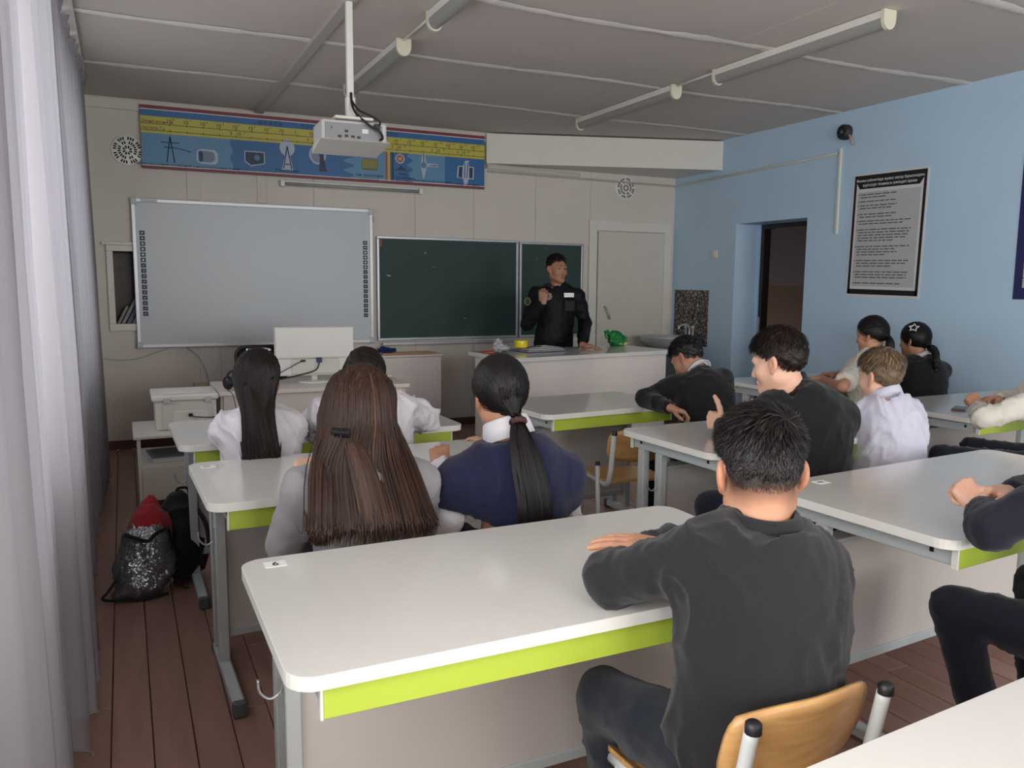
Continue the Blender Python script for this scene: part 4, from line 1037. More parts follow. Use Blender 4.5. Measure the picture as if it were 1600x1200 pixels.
def npmesh(name, P, Q, m, base, parent, col=None, smooth=True, attr='tint'):
    me = bpy.data.meshes.new(name); P = np.asarray(P)-np.array(base)
    me.vertices.add(len(P)); me.vertices.foreach_set('co', P.astype(np.float32).ravel())
    n, k = Q.shape; me.loops.add(n*k); me.loops.foreach_set('vertex_index', Q.astype(np.int32).ravel())
    me.polygons.add(n); me.polygons.foreach_set('loop_start', np.arange(0, n*k, k, dtype=np.int32)); me.polygons.foreach_set('loop_total', np.full(n, k, np.int32))
    me.polygons.foreach_set('use_smooth', np.full(n, smooth)); me.update(calc_edges=True)
    if m: me.materials.append(m)
    if col is not None:
        a = me.color_attributes.new(attr, 'FLOAT_COLOR', 'POINT'); c = np.ones((len(P), 4), np.float32)
        c[:, :3] = col if np.ndim(col) == 2 else np.asarray(col)[:, None]; a.data.foreach_set('color', c.ravel())
    return link(name, me, parent)

# ---------------------------------------------------------------- materials for people
def skin_mat(name, c): return mat(name, c, .5, var=.05, vscale=40, attr='tint', sss=.12, spec=.4)
SK1 = skin_mat('skin_light', 'D9A78B'); SK2 = skin_mat('skin_tan', 'C08E72'); SK3 = skin_mat('skin_fair', 'E0B199'); SK4 = skin_mat('skin_deep', 'A87A62')
def hair_mat(name, dark, mid, light, rough=.48):
    m = bpy.data.materials.new(name); m.use_nodes = True; nt = m.node_tree; L = nt.links; b = nt.nodes['Principled BSDF']
    a = nt.nodes.new('ShaderNodeAttribute'); a.attribute_name = 'tint'
    r = nt.nodes.new('ShaderNodeValToRGB'); e = r.color_ramp.elements; e[0].color = (*lin(dark), 1); e[1].color = (*lin(light), 1); x = e.new(.5); x.color = (*lin(mid), 1)
    L.new(a.outputs['Fac'], r.inputs[0]); L.new(r.outputs[0], b.inputs['Base Color']); b.inputs['Roughness'].default_value = rough
    b.inputs['Specular IOR Level'].default_value = .3
    return m
H_BLACK = hair_mat('hair_black', '0A0809', '141011', '231C1B'); H_BROWN = hair_mat('hair_brown', '241712', '402A20', '80573C'); H_DBROWN = hair_mat('hair_dark_brown', '120C0B', '21171 4'.replace(' ', ''), '3A2820')
H_BLOND = hair_mat('hair_ash_blond', '4A3B2C', '7A6650', 'A38C6E'); H_SHORT = hair_mat('hair_short_black', '0A0909', '1A1717', '3B3635', .45)
def cloth(name, c, bump=.25, sc=500, rough=.85, sheen=.15): return mat(name, c, rough, spec=.2, var=.06, vscale=14, bump=bump, bscale=sc, sheen=sheen)
C_BLK = cloth('black_knit', '17171A'); C_CHAR = cloth('charcoal_sweatshirt', '212023'); C_GREY = cloth('grey_melange', '9A979A', .5, 300); C_NAVY = cloth('navy_knit', '20233F'); C_NAVY2 = cloth('navy_black_knit', '1C1E2A')
C_WHT = cloth('white_cotton', 'D9D6DC', .1, 200, .75); C_WHT2 = cloth('lilac_white_cotton', 'C9C8D8', .1, 200, .75); C_CREAM = cloth('cream_cotton', 'D2CDC2', .1, 200, .8); C_UNI = cloth('uniform_black', '121317', .1, 250, .6, 0)
C_JEAN = cloth('dark_denim', '1D222B', .4, 700); C_TROU = cloth('navy_trousers', '171A26', .2, 400); C_SHOE = mat('shoe_black', '141416', .4)
M_eye = mat('eye_white', '9C918A', .3); M_iris = mat('iris_dark', '1A100C', .15)

def frame(fwd, up):
    f = unit(fwd); r = unit(np.cross(f, up)); u = np.cross(r, f); return np.stack([r, f, u], 1)   # columns right, forward, up
def rotv(v, axis, ang):
    v = np.array(v, float); k = unit(axis); return v*math.cos(ang)+np.cross(k, v)*math.sin(ang)+k*(k@v)*(1-math.cos(ang))

# ---------------------------------------------------------------- head, hand, body fields
def head_field(F, c, R, s=1.0, female=False):
    T = lambda x, y, z: c+R@(A(x, y, z)*s)
    F.ell(T(0, -.012, .030), A(.074, .094, .088)*s, R, .02)
    F.ell(T(0, .026, -.030), A(.060, .066, .082)*s, R, .03)
    j = .9 if female else 1.0
    for q in (-1, 1):
        F.cone(T(q*.048*j, .0, -.058), T(q*.014, .068, -.100), .022*s, .018*s, .03)
        F.ell(T(q*.038, .056, -.030), A(.027, .026, .028)*s, R, .025)
    F.cone(T(-.010, .074, -.100), T(.010, .074, -.100), .017*s, .017*s, .02)
    F.cone(T(-.036, .076, .022), T(.036, .076, .022), .013*s, .013*s, .02)
    for q in (-1, 1): F.ell(T(q*.032, .101, .004), A(.016, .018, .011)*s, R, .012, '-')
    F.cone(T(0, .088, .008), T(0, .108, -.036), .008*s, .011*s, .010)
    for q in (-1, 1): F.ell(T(q*.011, .099, -.041), A(.008, .010, .007)*s, R, .006)
    F.cone(T(-.017, .090, -.064), T(.017, .090, -.064), .0065*s, .0065*s, .006); F.cone(T(-.014, .089, -.075), T(.014, .089, -.075), .007*s, .007*s, .006)
    for q in (-1, 1):
        er = R@np.stack([unit((1, q*.45, 0)), unit((-q*.45, 1, .12)), A(0, 0, 1)], 1)
        F.ell(T(q*.079, -.012, -.004), A(.010, .021, .033)*s, er, .008); F.ell(T(q*.0865, -.004, -.004), A(.007, .011, .019)*s, er, .005, '-')
        F.ell(T(q*.077, -.002, -.032), A(.007, .009, .011)*s, er, .006)
    return F
FIN = {'len': ((.040, .024, .020), (.044, .028, .021), (.040, .026, .020), (.031, .020, .018)), 'x': (.029, .010, -.010, -.028), 'y': (.084, .088, .083, .074)}
POSE = {'flat': dict(c=((.10, .15, .1),)*4, sp=.05, th=(.9, .25, -.15)), 'rest': dict(c=((.35, .4, .3), (.4, .45, .3), (.45, .5, .35), (.5, .5, .4)), sp=.06, th=(.7, .5, -.3)),
        'fist': dict(c=((1.3, 1.5, .8), (1.4, 1.5, .8), (1.4, 1.5, .8), (1.45, 1.5, .8)), sp=0, th=(.35, .75, -.6)), 'thumb': dict(c=((1.25, 1.5, .8), (1.35, 1.5, .8), (1.4, 1.5, .8), (1.45, 1.5, .8)), sp=0, th=(1.0, .55, .05)),
        'over': dict(c=((.55, .8, .6), (.6, .85, .6), (.65, .9, .6), (.7, .9, .6)), sp=.12, th=(.5, .7, -.3)), 'clasp': dict(c=((.85, .9, .5), (.9, .95, .5), (.95, 1.0, .5), (1.0, 1.0, .5)), sp=.10, th=(.45, .8, -.5)), 'pinch': dict(c=((.9, .9, .5), (1.0, 1.1, .6), (1.15, 1.2, .6), (1.25, 1.2, .6)), sp=.04, th=(.5, .75, -.7)),
        'grip': dict(c=((.6, .8, .5), (.65, .85, .5), (.7, .85, .5), (.75, .85, .5)), sp=.08, th=(.8, .5, -.4))}
def hand_field(F, w, fdir, dors, side, s, pose):
    """w wrist, fdir finger direction, dors back-of-hand normal, side +1 right / -1 left"""
    f = unit(fdir); d = unit(np.array(dors)-f*np.dot(dors, f)); x = np.cross(f, d)*-1*side      # thumb side
    po = POSE[pose]
    T = lambda a, b, c: w+(x*a+f*b+d*c)*s
    for i in range(4):
        F.cone(T(FIN['x'][i]*.55, .012, 0), T(FIN['x'][i], FIN['y'][i], .002), .0145*s, .0115*s, .012)
    F.ell(T(0, .045, -.004), A(.036, .045, .013)*s, np.stack([x, f, d], 1), .012)
    tips = []
    for i in range(4):
        cu = po['c'][min(i, len(po['c'])-1)]; dirv = rotv(f, d, -side*0+0); p = T(FIN['x'][i], FIN['y'][i], .002)
        dirv = unit(f+x*(po['sp']*(1.5-i)))
        ax = unit(np.cross(dirv, -d)); r = .0092
        for jx in range(3):
            dirv = rotv(dirv, ax, cu[jx]); q = p+dirv*FIN['len'][i][jx]*s; rn = r*.93 if jx < 2 else r*.86
            F.cone(p, q, r*s*(.88 if i == 3 else 1), rn*s*(.88 if i == 3 else 1), .004); p = q; r = rn
        tips.append(p)
    a, b, c = po['th']; dirv = unit(x*a+f*b+d*c); p = T(.024, .022, -.004); r = .0125
    for L_, k in ((.042, .0), (.032, .15), (.026, .2)):
        dirv = rotv(dirv, unit(np.cross(dirv, f+d*.001)), k) if k else dirv
        q = p+dirv*L_*s; F.cone(p, q, r*s, r*.9*s, .008); p = q; r *= .9
    tips.append(p)
    return [w-np.array([.03]*3), w+np.array([.03]*3)], tips

def make_person(name, label, base, spec):
    """spec holds world joint positions; builds body, clothes, shoes"""
    t = thing('person', label, 'person', base)
    g = spec.get; s = g('s', .93); P = A(*spec['pelvis']); N = A(*spec['neck']); f = unit(A(*spec['face'], 0) if len(spec['face']) == 2 else spec['face'])
    up = unit(N-P); right = unit(np.cross(f, A(0, 0, 1))); 
    sh = g('shoulders') or (N-right*.150*s-A(0, 0, .045)*s, N+right*.150*s-A(0, 0, .045)*s)      # left, right of the person
    SL, SR = A(*sh[0]), A(*sh[1]); rs = unit(SR-SL)
    back = unit(np.cross(up, rs)); back = back if back@f < 0 else -back
    bow = g('bow', .03); W_ = P+(N-P)*.30+back*bow*.7; Cc = P+(N-P)*.66+back*bow
    Rt = frame(-back, up); hc = A(*spec['head']); HR = g('HR'); hs = g('hs', .93)
    # ------- body (skin): one continuous surface
    B = Field(); th = g('bulk', 1.0)
    B.ell(P, A(.140, .095, .10)*s*th, Rt, .04); B.ell(W_, A(.120, .082, .13)*s*th, Rt, .06); B.ell(Cc, A(.135, .090, .15)*s*th, Rt, .06)
    nk = N+up*.0; hb = hc+HR@(A(0, -.020, -.062)*hs); nr = g('neck_r', .047)
    for S_ in (SL, SR): B.cone(nk-up*.02, S_, .045*s, .045*s, .04)
    B.cone(nk-up*.03, hb, nr*1.12*s, nr*s, .025); B.cone(hb, hc+HR@(A(0, -.03, -.01)*hs), nr*s, nr*s, .02)
    head_field(B, hc, HR, hs, g('female', False))
    fine = [(hc-.13, hc+.13, g('hstep', .0065))]; 
    arms = []
    for S_, key, side in ((SL, 'armL', -1), (SR, 'armR', 1)):
        a = spec[key]; E_, Wr = A(*a['e']), A(*a['w']); arms.append((S_, E_, Wr, side, a))
        B.cone(S_, E_, .042*s, .034*s, .02); B.cone(E_, Wr, .034*s, .023*s, .015); 
        fd = a.get('f', Wr-E_); B.cone(Wr, Wr+unit(fd)*.02*s, .024*s, .022*s, .015)
        bx_, tips = hand_field(B, Wr, fd, a.get('d', (0, 0, 1)), side, s*a.get('hs', 1.0), a.get('pose', 'rest'))
        if a.get('fine', .0042):
            pts = np.array(tips+[Wr]); fine.append((pts.min(0)-.025, pts.max(0)+.025, a.get('fine', .0042)))
    hips = (P-right*.082*s, P+right*.082*s); legs = []
    kn = spec['knees']; an = spec['ankles']
    for h_, k_, a_ in zip(hips, kn, an):
        k_, a_ = A(*k_), A(*a_); B.cone(h_, k_, .07*s, .05*s, .03); B.cone(k_, a_, .048*s, .034*s, .015); legs.append((h_, k_, a_))
        fw = unit(A(k_[0]-h_[0], k_[1]-h_[1], 0)); fw = fw if np.linalg.norm(k_[:2]-h_[:2]) > .12 else f
        B.cone(a_, a_+fw*.14*s-A(0, 0, .045), .035*s, .025*s, .02)
    V, Q = B.mesh(g('bstep', .013), fine); V = relax(V, Q, 1, .4)
    loc = (V-hc)@HR/hs; tint = np.ones((len(V), 3)); inh = (np.abs(loc) < .14).all(1)
    lip = inh & (np.abs(loc[:, 0]) < .021) & (loc[:, 1] > .083) & (np.abs(loc[:, 2]+.070) < .012); tint[lip] = (.78, .58, .56)
    ear = inh & (np.abs(loc[:, 0]) > .074) & (np.abs(loc[:, 1]) < .045) & (loc[:, 2] < .045); tint[ear] = (1.0, .88, .85)
    if g('stubble'):
        z = loc[:, 2]+.35*loc[:, 1]; k = np.clip((z+g('stubble'))/.055, 0, 1)*np.clip((-loc[:, 1]+.02)/.05, 0, 1)*inh*(~ear)*np.clip((loc[:, 2]+.115)/.02, 0, 1); k = (np.clip(k, 0, 1)**1.2)[:, None]; tint = tint*(1-k)+np.array((.14, .13, .14))*k
    npmesh('body', V, Q, spec['skin'], base, t, tint)
    # ------- eyes and brows
    for q in (-1, 1):
        e = hc+HR@(A(q*.031, .0765, .004)*hs); mb = MB(); bm = bmesh.new(); bmesh.ops.create_uvsphere(bm, u_segments=12, v_segments=8, radius=.0105*hs); mb.bm(bm, True); eo = part('eye', mb, M_eye, t); eo.location = Vector(e-np.array(base))
        fwd = HR@unit(A(g('gaze', 0), 1, -.05)); ip = fwd*.0056*hs; mb = MB(); bm = bmesh.new(); bmesh.ops.create_uvsphere(bm, u_segments=10, v_segments=6, radius=.0072*hs); mb.bm(bm, True); io = part('iris', mb, M_iris, eo); io.location = Vector(ip)
        pb = [hc+HR@(A(q*x, y, z)*hs)-np.array(base) for x, y, z in ((.014, .0905, .026), (.030, .0885, .031), (.046, .0765, .026))]
        part('eyebrow', MB().tube(bez(pb, 4), [.0030*hs]*9, 5), g('brow', H_BLACK), t)
    # ------- top garment
    top = g('top', 'sweater'); cm = spec['topmat']; o_ = g('loose', .014); G = Field()
    G.ell(P+up*.02, A(.150, .112, .115)*s*th+o_*.6, Rt, .05); G.ell(W_, A(.135, .098, .15)*s*th+o_, Rt, .07); G.ell(Cc, A(.150, .104, .165)*s*th+o_, Rt, .07)
    for S_ in (SL, SR): G.cone(N-up*.035, S_, .046*s+o_*.5, .050*s+o_*.6, .05)
    slv = g('sleeve', 'long')
    for S_, E_, Wr, side, a in arms:
        r1, r2, r3 = .050*s+o_*.7, .042*s+o_*.6, .030*s+o_*.45
        if slv == 'long': G.chain([S_, S_+(E_-S_)*.5, E_], [r1, r1*.95, r2], .035); G.chain([E_, E_+(Wr-E_)*.55, Wr+(E_-Wr)*a.get('cuff', .06)], [r2, r2*.92, r3], .02)
        elif slv == 'short': G.cone(S_, S_+(E_-S_)*.80, r1*1.05, r1*1.12, .035); G.plane(S_+(E_-S_)*.80, E_-S_, .004, (np.minimum(S_, E_)-.11, np.maximum(S_, E_)+.11))
        else: G.cone(S_, S_+(E_-S_)*.34, r1*1.12, r1*1.05, .04); G.plane(S_+(E_-S_)*.36, E_-S_, .004, (np.minimum(S_, E_)-.11, np.maximum(S_, E_)+.11))
    na = unit(hb-N); G.ell(N+na*.018, A(nr*s+.019, nr*s+.019, .03), frame(f-na*(f@na), na), .02)
    cut = N+na*g('neckcut', .022); G.plane(cut, na+f*g('neckslope', .25)*-1, .006, (N-.10, N+.13))
    if g('hem', 0): G.plane(P+up*(g('hem')-.2), -up, .006, (P-.4, P+.2))
    V, Q = G.mesh(g('cstep', .010)); V = relax(V, Q, 2, .5); V = wrinkle(V, Q, g('wr', .006), g('seed', 1)); V = relax(V, Q, 1, .3)
    if g('clampz'):       # cloth lies on the desk instead of sinking into it
        z0 = g('clampz'); V[:, 2] = np.where((V[:, 1] > g('clampy', -9)) & (V[:, 2] < z0) & (V[:, 2] > z0-.08), z0, V[:, 2])
    npmesh(top, V, Q, cm, base, t)
    if slv == 'none':     # shirt below the vest
        G2 = Field()
        for S_, E_, Wr, side, a in arms: G2.chain([S_+(E_-S_)*.2, S_+(E_-S_)*.55, E_], [.052*s, .054*s, .050*s], .02); G2.chain([E_, E_+(Wr-E_)*.5, Wr+(E_-Wr)*.05], [.050*s, .046*s, .036*s], .02)
        for i_ in range(1):
            V, Q = G2.mesh(.010); V = relax(V, Q, 2, .5); V = wrinkle(V, Q, .008, 5); npmesh('shirt_sleeves', V, Q, C_WHT, base, t)
    # ------- trousers, shoes
    T_ = Field(); T_.ell(P-up*.01, A(.150, .110, .11)*s*th+.004, Rt, .04)
    for h_, k_, a_ in legs:
        T_.chain([h_, h_+(k_-h_)*.5, k_], [.084*s*th, .076*s*th, .060*s], .04); T_.chain([k_, k_+(a_-k_)*.5, a_+(k_-a_)*.06], [.060*s, .056*s, .048*s], .02)
    T_.plane(P+A(0, 0, .10), (0, 0, 1), .006, (P-.25, P+.25))
    V, Q = T_.mesh(.013); V = relax(V, Q, 2, .5); V = wrinkle(V, Q, .005, 7); npmesh('trousers', V, Q, spec['pants'], base, t)
    for h_, k_, a_ in legs:
        fw = unit(A(k_[0]-h_[0], k_[1]-h_[1], 0)); fw = fw if np.linalg.norm(k_[:2]-h_[:2]) > .12 else f
        S2 = Field(); z0 = a_[2]-.075; bs = A(a_[0], a_[1], z0)
        S2.cone(a_-A(0, 0, .01), bs+A(0, 0, .035)-fw*.02, .043*s, .038*s, .02); S2.cone(bs-fw*.03+A(0, 0, .034), bs+fw*.15*s+A(0, 0, .030), .038*s, .036*s, .02); S2.plane(bs+A(0, 0, .0), (0, 0, -1)); S2.plane(a_+A(0, 0, .02), (0, 0, 1))
        V, Q = S2.mesh(.012); npmesh('shoe', relax(V, Q, 1), Q, C_SHOE, base, t)
    spec.update(N=N, hc=hc, hb=hb, na=na, SL=SL, SR=SR, Cc=Cc, P=P, back=back, up=up, right=right, f=f, t=t, base=np.array(base, float), s=s, hs=hs)
    return t

def collar(sp, m, r=None, h=.040, open_=.0, flap=.045, name='collar', dz=.005, slope=.012):
    """turn-down shirt collar around the neck"""
    N, na, f, s = sp['N'], sp['na'], sp['f'], sp['s']; r = r or (.047*s+.010); fr = frame(f-na*(f@na), na); V = []; n = 40
    prof = [(r+.001, 0), (r-.001, h*.6), (r+.0005, h), (r+.005, h+.003), (r+.011, h-.002), (r+.017, h*.45), (r+.024, h-flap), (r+.020, h-flap-.001), (r+.012, h*.4), (r+.006, h-.006)]
    a0 = math.radians(12)
    for k in range(n+1):
        a = a0+(2*math.pi-2*a0)*k/n; dirv = fr[:, 0]*math.sin(a)+fr[:, 1]*math.cos(a); fz = slope*(1-math.cos(a))
        for (rr_, z) in prof: V.append(N+na*(dz+z+fz)+dirv*(rr_*(1+.06*abs(math.cos(a)))))
    m_ = len(prof); F_ = [(k*m_+i, k*m_+(i+1) % m_, (k+1)*m_+(i+1) % m_, (k+1)*m_+i) for k in range(n) for i in range(m_)]
    F_ += [tuple(range(m_))[::-1], tuple(n*m_+i for i in range(m_))]
    part(name, MB().add([v-sp['base'] for v in V], F_, True), m, sp['t'])

# ---------------------------------------------------------------- hair
def ell_r(d, r=(.074, .094, .088)):
    return 1/np.sqrt((d[..., 0]/r[0])**2+(d[..., 1]/r[1])**2+(d[..., 2]/r[2])**2)
CC_ = A(0, -.012, .030)
LINES = {'boy': ([0, 35, 60, 78, 95, 112, 135, 180], [30, 26, 14, -4, -4, -30, -44, -47]), 'fade': ([0, 35, 60, 80, 100, 120, 150, 180], [30, 26, 18, 8, 4, -8, -14, -14]),
         'pulled': ([0, 35, 60, 80, 95, 112, 135, 180], [22, 16, 2, -12, -6, -34, -48, -50]), 'girl': ([0, 35, 60, 80, 95, 112, 135, 180], [32, 28, 14, 0, -2, -34, -48, -50]), 'bob': ([0, 35, 60, 75, 90, 112, 135, 180], [34, 28, 8, -26, -48, -56, -58, -58])}
def hairline(az, st):
    x, y = LINES[st]; a = np.asarray(az, float); q = np.stack([np.sin(a)*9+31.3, np.cos(a)*9+17.1, np.zeros_like(a)], -1).reshape(-1, 3)
    return np.interp(np.abs(a), np.radians(x), np.radians(y))+(vnoise(q).reshape(a.shape)-.5)*.16
def dirs(az, el): return np.stack([np.sin(az)*np.cos(el), np.cos(az)*np.cos(el), np.sin(el)], -1)
def cap_mesh(sp, m, style, thick, top_extra=0.0, part_az=None, noise=.004, tint=.35):
    hc, HR, hs = sp['hc'], sp['HR'], sp['hs']; na_, ne = 96, 56
    az, el = np.meshgrid(np.linspace(-math.pi, math.pi, na_+1)[:-1], np.radians(np.linspace(-75, 90, ne+1)), indexing='xy')
    d = dirs(az, el); hl = hairline(az, style); k = np.clip((el-hl+math.radians(3))/math.radians(30 if style == 'fade' else 13), 0, 1); k = k*k*(3-2*k)
    th = thick+top_extra*np.clip(np.sin(el), 0, 1)
    nz = ((vnoise((d*7+3).reshape(-1, 3))-.5)*2+(vnoise((d*A(22, 22, 12)+8).reshape(-1, 3))-.5)*1.2).reshape(az.shape)*noise
    r = ell_r(d)*(1)+(-.012+(th+.012+nz)*k)
    p = CC_+d*r[..., None]; P = hc+(p.reshape(-1, 3)*hs)@HR.T
    Q = np.array([(j*na_+i, j*na_+(i+1) % na_, (j+1)*na_+(i+1) % na_, (j+1)*na_+i) for j in range(ne) for i in range(na_)])
    return P, Q, np.full(len(P), tint)
def ribbons(S_, Nrm, w, taper=True):
    """strands (n,k,3) -> ribbon verts, quads"""
    n, k, _ = S_.shape; T = np.gradient(S_, axis=1); B_ = np.cross(T, Nrm); B_ /= np.linalg.norm(B_, axis=2)[..., None]+1e-9
    prof = np.ones(k) if not taper else np.clip(np.minimum(1, (1-np.linspace(0, 1, k))*3+.12), 0, 1)
    W2 = (w[:, None]*prof[None, :])[..., None]*.5; V = np.stack([S_-B_*W2, S_+B_*W2], 2).reshape(-1, 3)
    i = (np.arange(n)[:, None]*k+np.arange(k-1)[None, :]).ravel()*2
    return V, np.stack([i, i+1, i+3, i+2], 1)
def to_world(sp, p): return sp['hc']+(p*sp['hs'])@sp['HR'].T
def finish_hair(sp, m, pieces, name='hair'):
    Vs, Qs, Cs = [], [], []; o = 0
    for V, Q, c in pieces: Vs.append(V); Qs.append(Q+o); Cs.append(c); o += len(V)
    return npmesh(name, np.concatenate(Vs), np.concatenate(Qs), m, sp['base'], sp['t'], np.concatenate(Cs))
def strand_tints(rng, n, k, lo=.05, hi=.95, pw=1.0): return np.repeat(lo+(hi-lo)*rng.random(n)**pw, 2*k)
def scalp_roots(rng, n, style, elmin=-60, azr=(-180, 180)):
    out = []
    while len(out) < n:
        az = rng.uniform(*np.radians(azr)); el = math.asin(rng.uniform(math.sin(math.radians(elmin)), 1))
        if el > hairline(np.array(az), style)+math.radians(2): out.append((az, el))
    a = np.array(out); return a[:, 0], a[:, 1]
def surf(d, off): return CC_+d*(ell_r(d)+off)[..., None]
def short_hair(sp, m, style='boy', thick=.014, top=.008, n=2600, ln=.030, crown=(math.radians(165), math.radians(52)), seed=0, lift=.35, w=.0022, fringe=0.0, messy=.5):
    rng = np.random.default_rng(seed); cp = cap_mesh(sp, m, style, thick*.75, top*.8, noise=.0035 if style == 'fade' else .0065)
    az, el = scalp_roots(rng, n, style); d = dirs(az, el); cd = dirs(np.array(crown[0]), np.array(crown[1]))
    tan = d*(d@cd)[:, None]-cd; tan = tan-d*(tan*d).sum(1)[:, None]; tan /= np.linalg.norm(tan, axis=1)[:, None]+1e-6
    sw = np.cross(d, tan); near = np.exp(-(1-(d@cd))*4)
    tan = unit_rows(tan+sw*(near*.9)[:, None]+sw*rng.normal(0, messy*.35, n)[:, None])
    topk = np.clip((el-math.radians(5))/.8, 0, 1)
    L_ = ln*(.55+.75*topk)*rng.uniform(.7, 1.25, n); K = 5; S_ = np.zeros((n, K, 3)); off = thick*.55+top*topk*.7
    for j in range(K):
        u = j/(K-1); dd = unit_rows(d+tan*(L_*u/.095)[:, None]); o = off+lift*.02*topk*u+rng.uniform(-.002, .004, n)*u
        S_[:, j] = surf(dd, o)
    S_ += (unit_rows2(S_-CC_))*(rng.uniform(-.002, .007, n)*topk**.5)[:, None, None]*np.linspace(0, 1, K)[None, :, None]
    Nm = unit_rows2(S_-CC_)
    V, Q = ribbons(S_, Nm, rng.uniform(.6, 1.3, n)*w*1.4); t_ = strand_tints(rng, n, K, 0, 1, 1.6)
    finish_hair(sp, m, [cp, (to_world(sp, V), Q, t_)])
def unit_rows(v): return v/(np.linalg.norm(v, axis=1)[:, None]+1e-9)
def unit_rows2(v): return v/(np.linalg.norm(v, axis=2)[..., None]+1e-9)
def slerp_rows(a, b, t):
    om = np.arccos(np.clip((a*b).sum(-1), -1, 1)); so = np.sin(om)+1e-6; return (np.sin((1-t)*om)/so)[..., None]*a+(np.sin(t*om)/so)[..., None]*b
def pulled_strands(rng, n, style, tie, off0=.010, K=9, azr=(-180, 180), elmin=-60, wob=.0015):
    """strands lying over the scalp from their root to the tie point (head-local)"""
    az, el = scalp_roots(rng, n, style, elmin, azr); d = dirs(az, el); td = unit(tie-CC_); S_ = np.zeros((n, K, 3)); tb = np.broadcast_to(td, d.shape)
    for j in range(K):
        u = j/(K-1); dd = unit_rows(slerp_rows(d, tb, u**.9)); p = surf(dd, off0*(1-.3*u)+rng.normal(0, wob, n))
        e = max(0, (u-.75)/.25); S_[:, j] = p*(1-e)+(tie+rng.normal(0, .006, (n, 3)))*e
    return S_
def tail_strands(rng, n, pts, rad, K=14, fr=None, flat=1.0, nrm=None):
    """world-space strands along a path with a radius profile"""
    C = np.array(bez(pts, 8)); L_ = len(C); tt = np.linspace(0, 1, K); ci = np.stack([np.interp(tt, np.linspace(0, 1, L_), C[:, d]) for d in range(3)], 1)
    rr_ = np.interp(tt, np.linspace(0, 1, len(rad)), rad); T = np.gradient(ci, axis=0); T /= np.linalg.norm(T, axis=1)[:, None]
    u = np.cross(T, A(0.0, 1, .02)); u /= np.linalg.norm(u, axis=1)[:, None]; v = np.cross(T, u)
    a = rng.uniform(0, 2*math.pi, n); r = np.sqrt(rng.uniform(.35, 1, n)); ph = rng.uniform(0, 6.28, n); endk = rng.uniform(.86, 1.0, n)
    S_ = np.zeros((n, K, 3)); Nm = np.zeros((n, K, 3))
    for j in range(K):
        ex = np.minimum(tt[j], endk); 
        c = np.stack([np.interp(ex, tt, ci[:, d]) for d in range(3)], 1)
        x = (r*np.cos(a)*rr_[j])[:, None]; y = (r*np.sin(a)*rr_[j]*flat)[:, None]
        w_ = (.004*np.sin(ph+tt[j]*5))[:, None]; S_[:, j] = c+u[j]*(x+w_)+v[j]*y; Nm[:, j] = unit_rows(u[j]*x+v[j]*y+1e-6) if nrm is None else unit_rows(unit_rows(u[j]*x+v[j]*y+1e-6)*.35+nrm)
    return S_, Nm
# ================================================================== PEOPLE
def hd(yaw, pitch=0, roll=0):
    y, p, r = map(math.radians, (yaw, pitch, roll)); f = A(-math.sin(y)*math.cos(p), math.cos(y)*math.cos(p), math.sin(p))
    R = frame(f, A(0, 0, 1)); c, s = math.cos(r), math.sin(r); return np.stack([R[:, 0]*c+R[:, 2]*s, R[:, 1], -R[:, 0]*s+R[:, 2]*c], 1)
def vcr(pts, K):
    """Catmull-Rom through a list of (n,3) point sets -> (n,K,3)"""
    Pp = [2*pts[0]-pts[1]]+list(pts)+[2*pts[-1]-pts[-2]]; m = len(pts)-1; out = []
    for j in range(K):
        u = j/(K-1)*m; i = min(int(u), m-1); t = u-i; a, b, c, d = Pp[i], Pp[i+1], Pp[i+2], Pp[i+3]
        out.append(.5*(2*b+(c-a)*t+(2*a-5*b+4*c-d)*t*t+(3*b-a-3*c+d)*t**3))
    return np.stack(out, 1)
def legs(p, f, spread=.10, kz=.50, reach=.40, az=.085, s=1.0):
    f = unit(A(f[0], f[1], 0)); r = unit(np.cross(f, A(0, 0, 1))); p = A(*p)
    k = [p+f*reach*s+r*q*spread+A(0, 0, kz-p[2]) for q in (-1, 1)]; a = [A(v[0], v[1], az)+f*.02 for v in k]; return k, a
def desk_arms(N, f, s, z=.785, reach=.36, w=.20, inn=.08):
    """both forearms resting on a desk top"""
    f = unit(A(f[0], f[1], 0)); r = unit(np.cross(f, A(0, 0, 1))); N = A(*N); o = []
    for q in (-1, 1):
        e = N+r*q*w*s+f*reach*.52*s; e[2] = z+.012; wv = N+r*q*inn*s+f*reach*1.12*s; wv[2] = z
        o.append(dict(e=e, w=wv, f=f*.8-r*q*.5+A(0, 0, -.05), d=(0, 0, 1), pose='rest', fine=.0065))
    return o
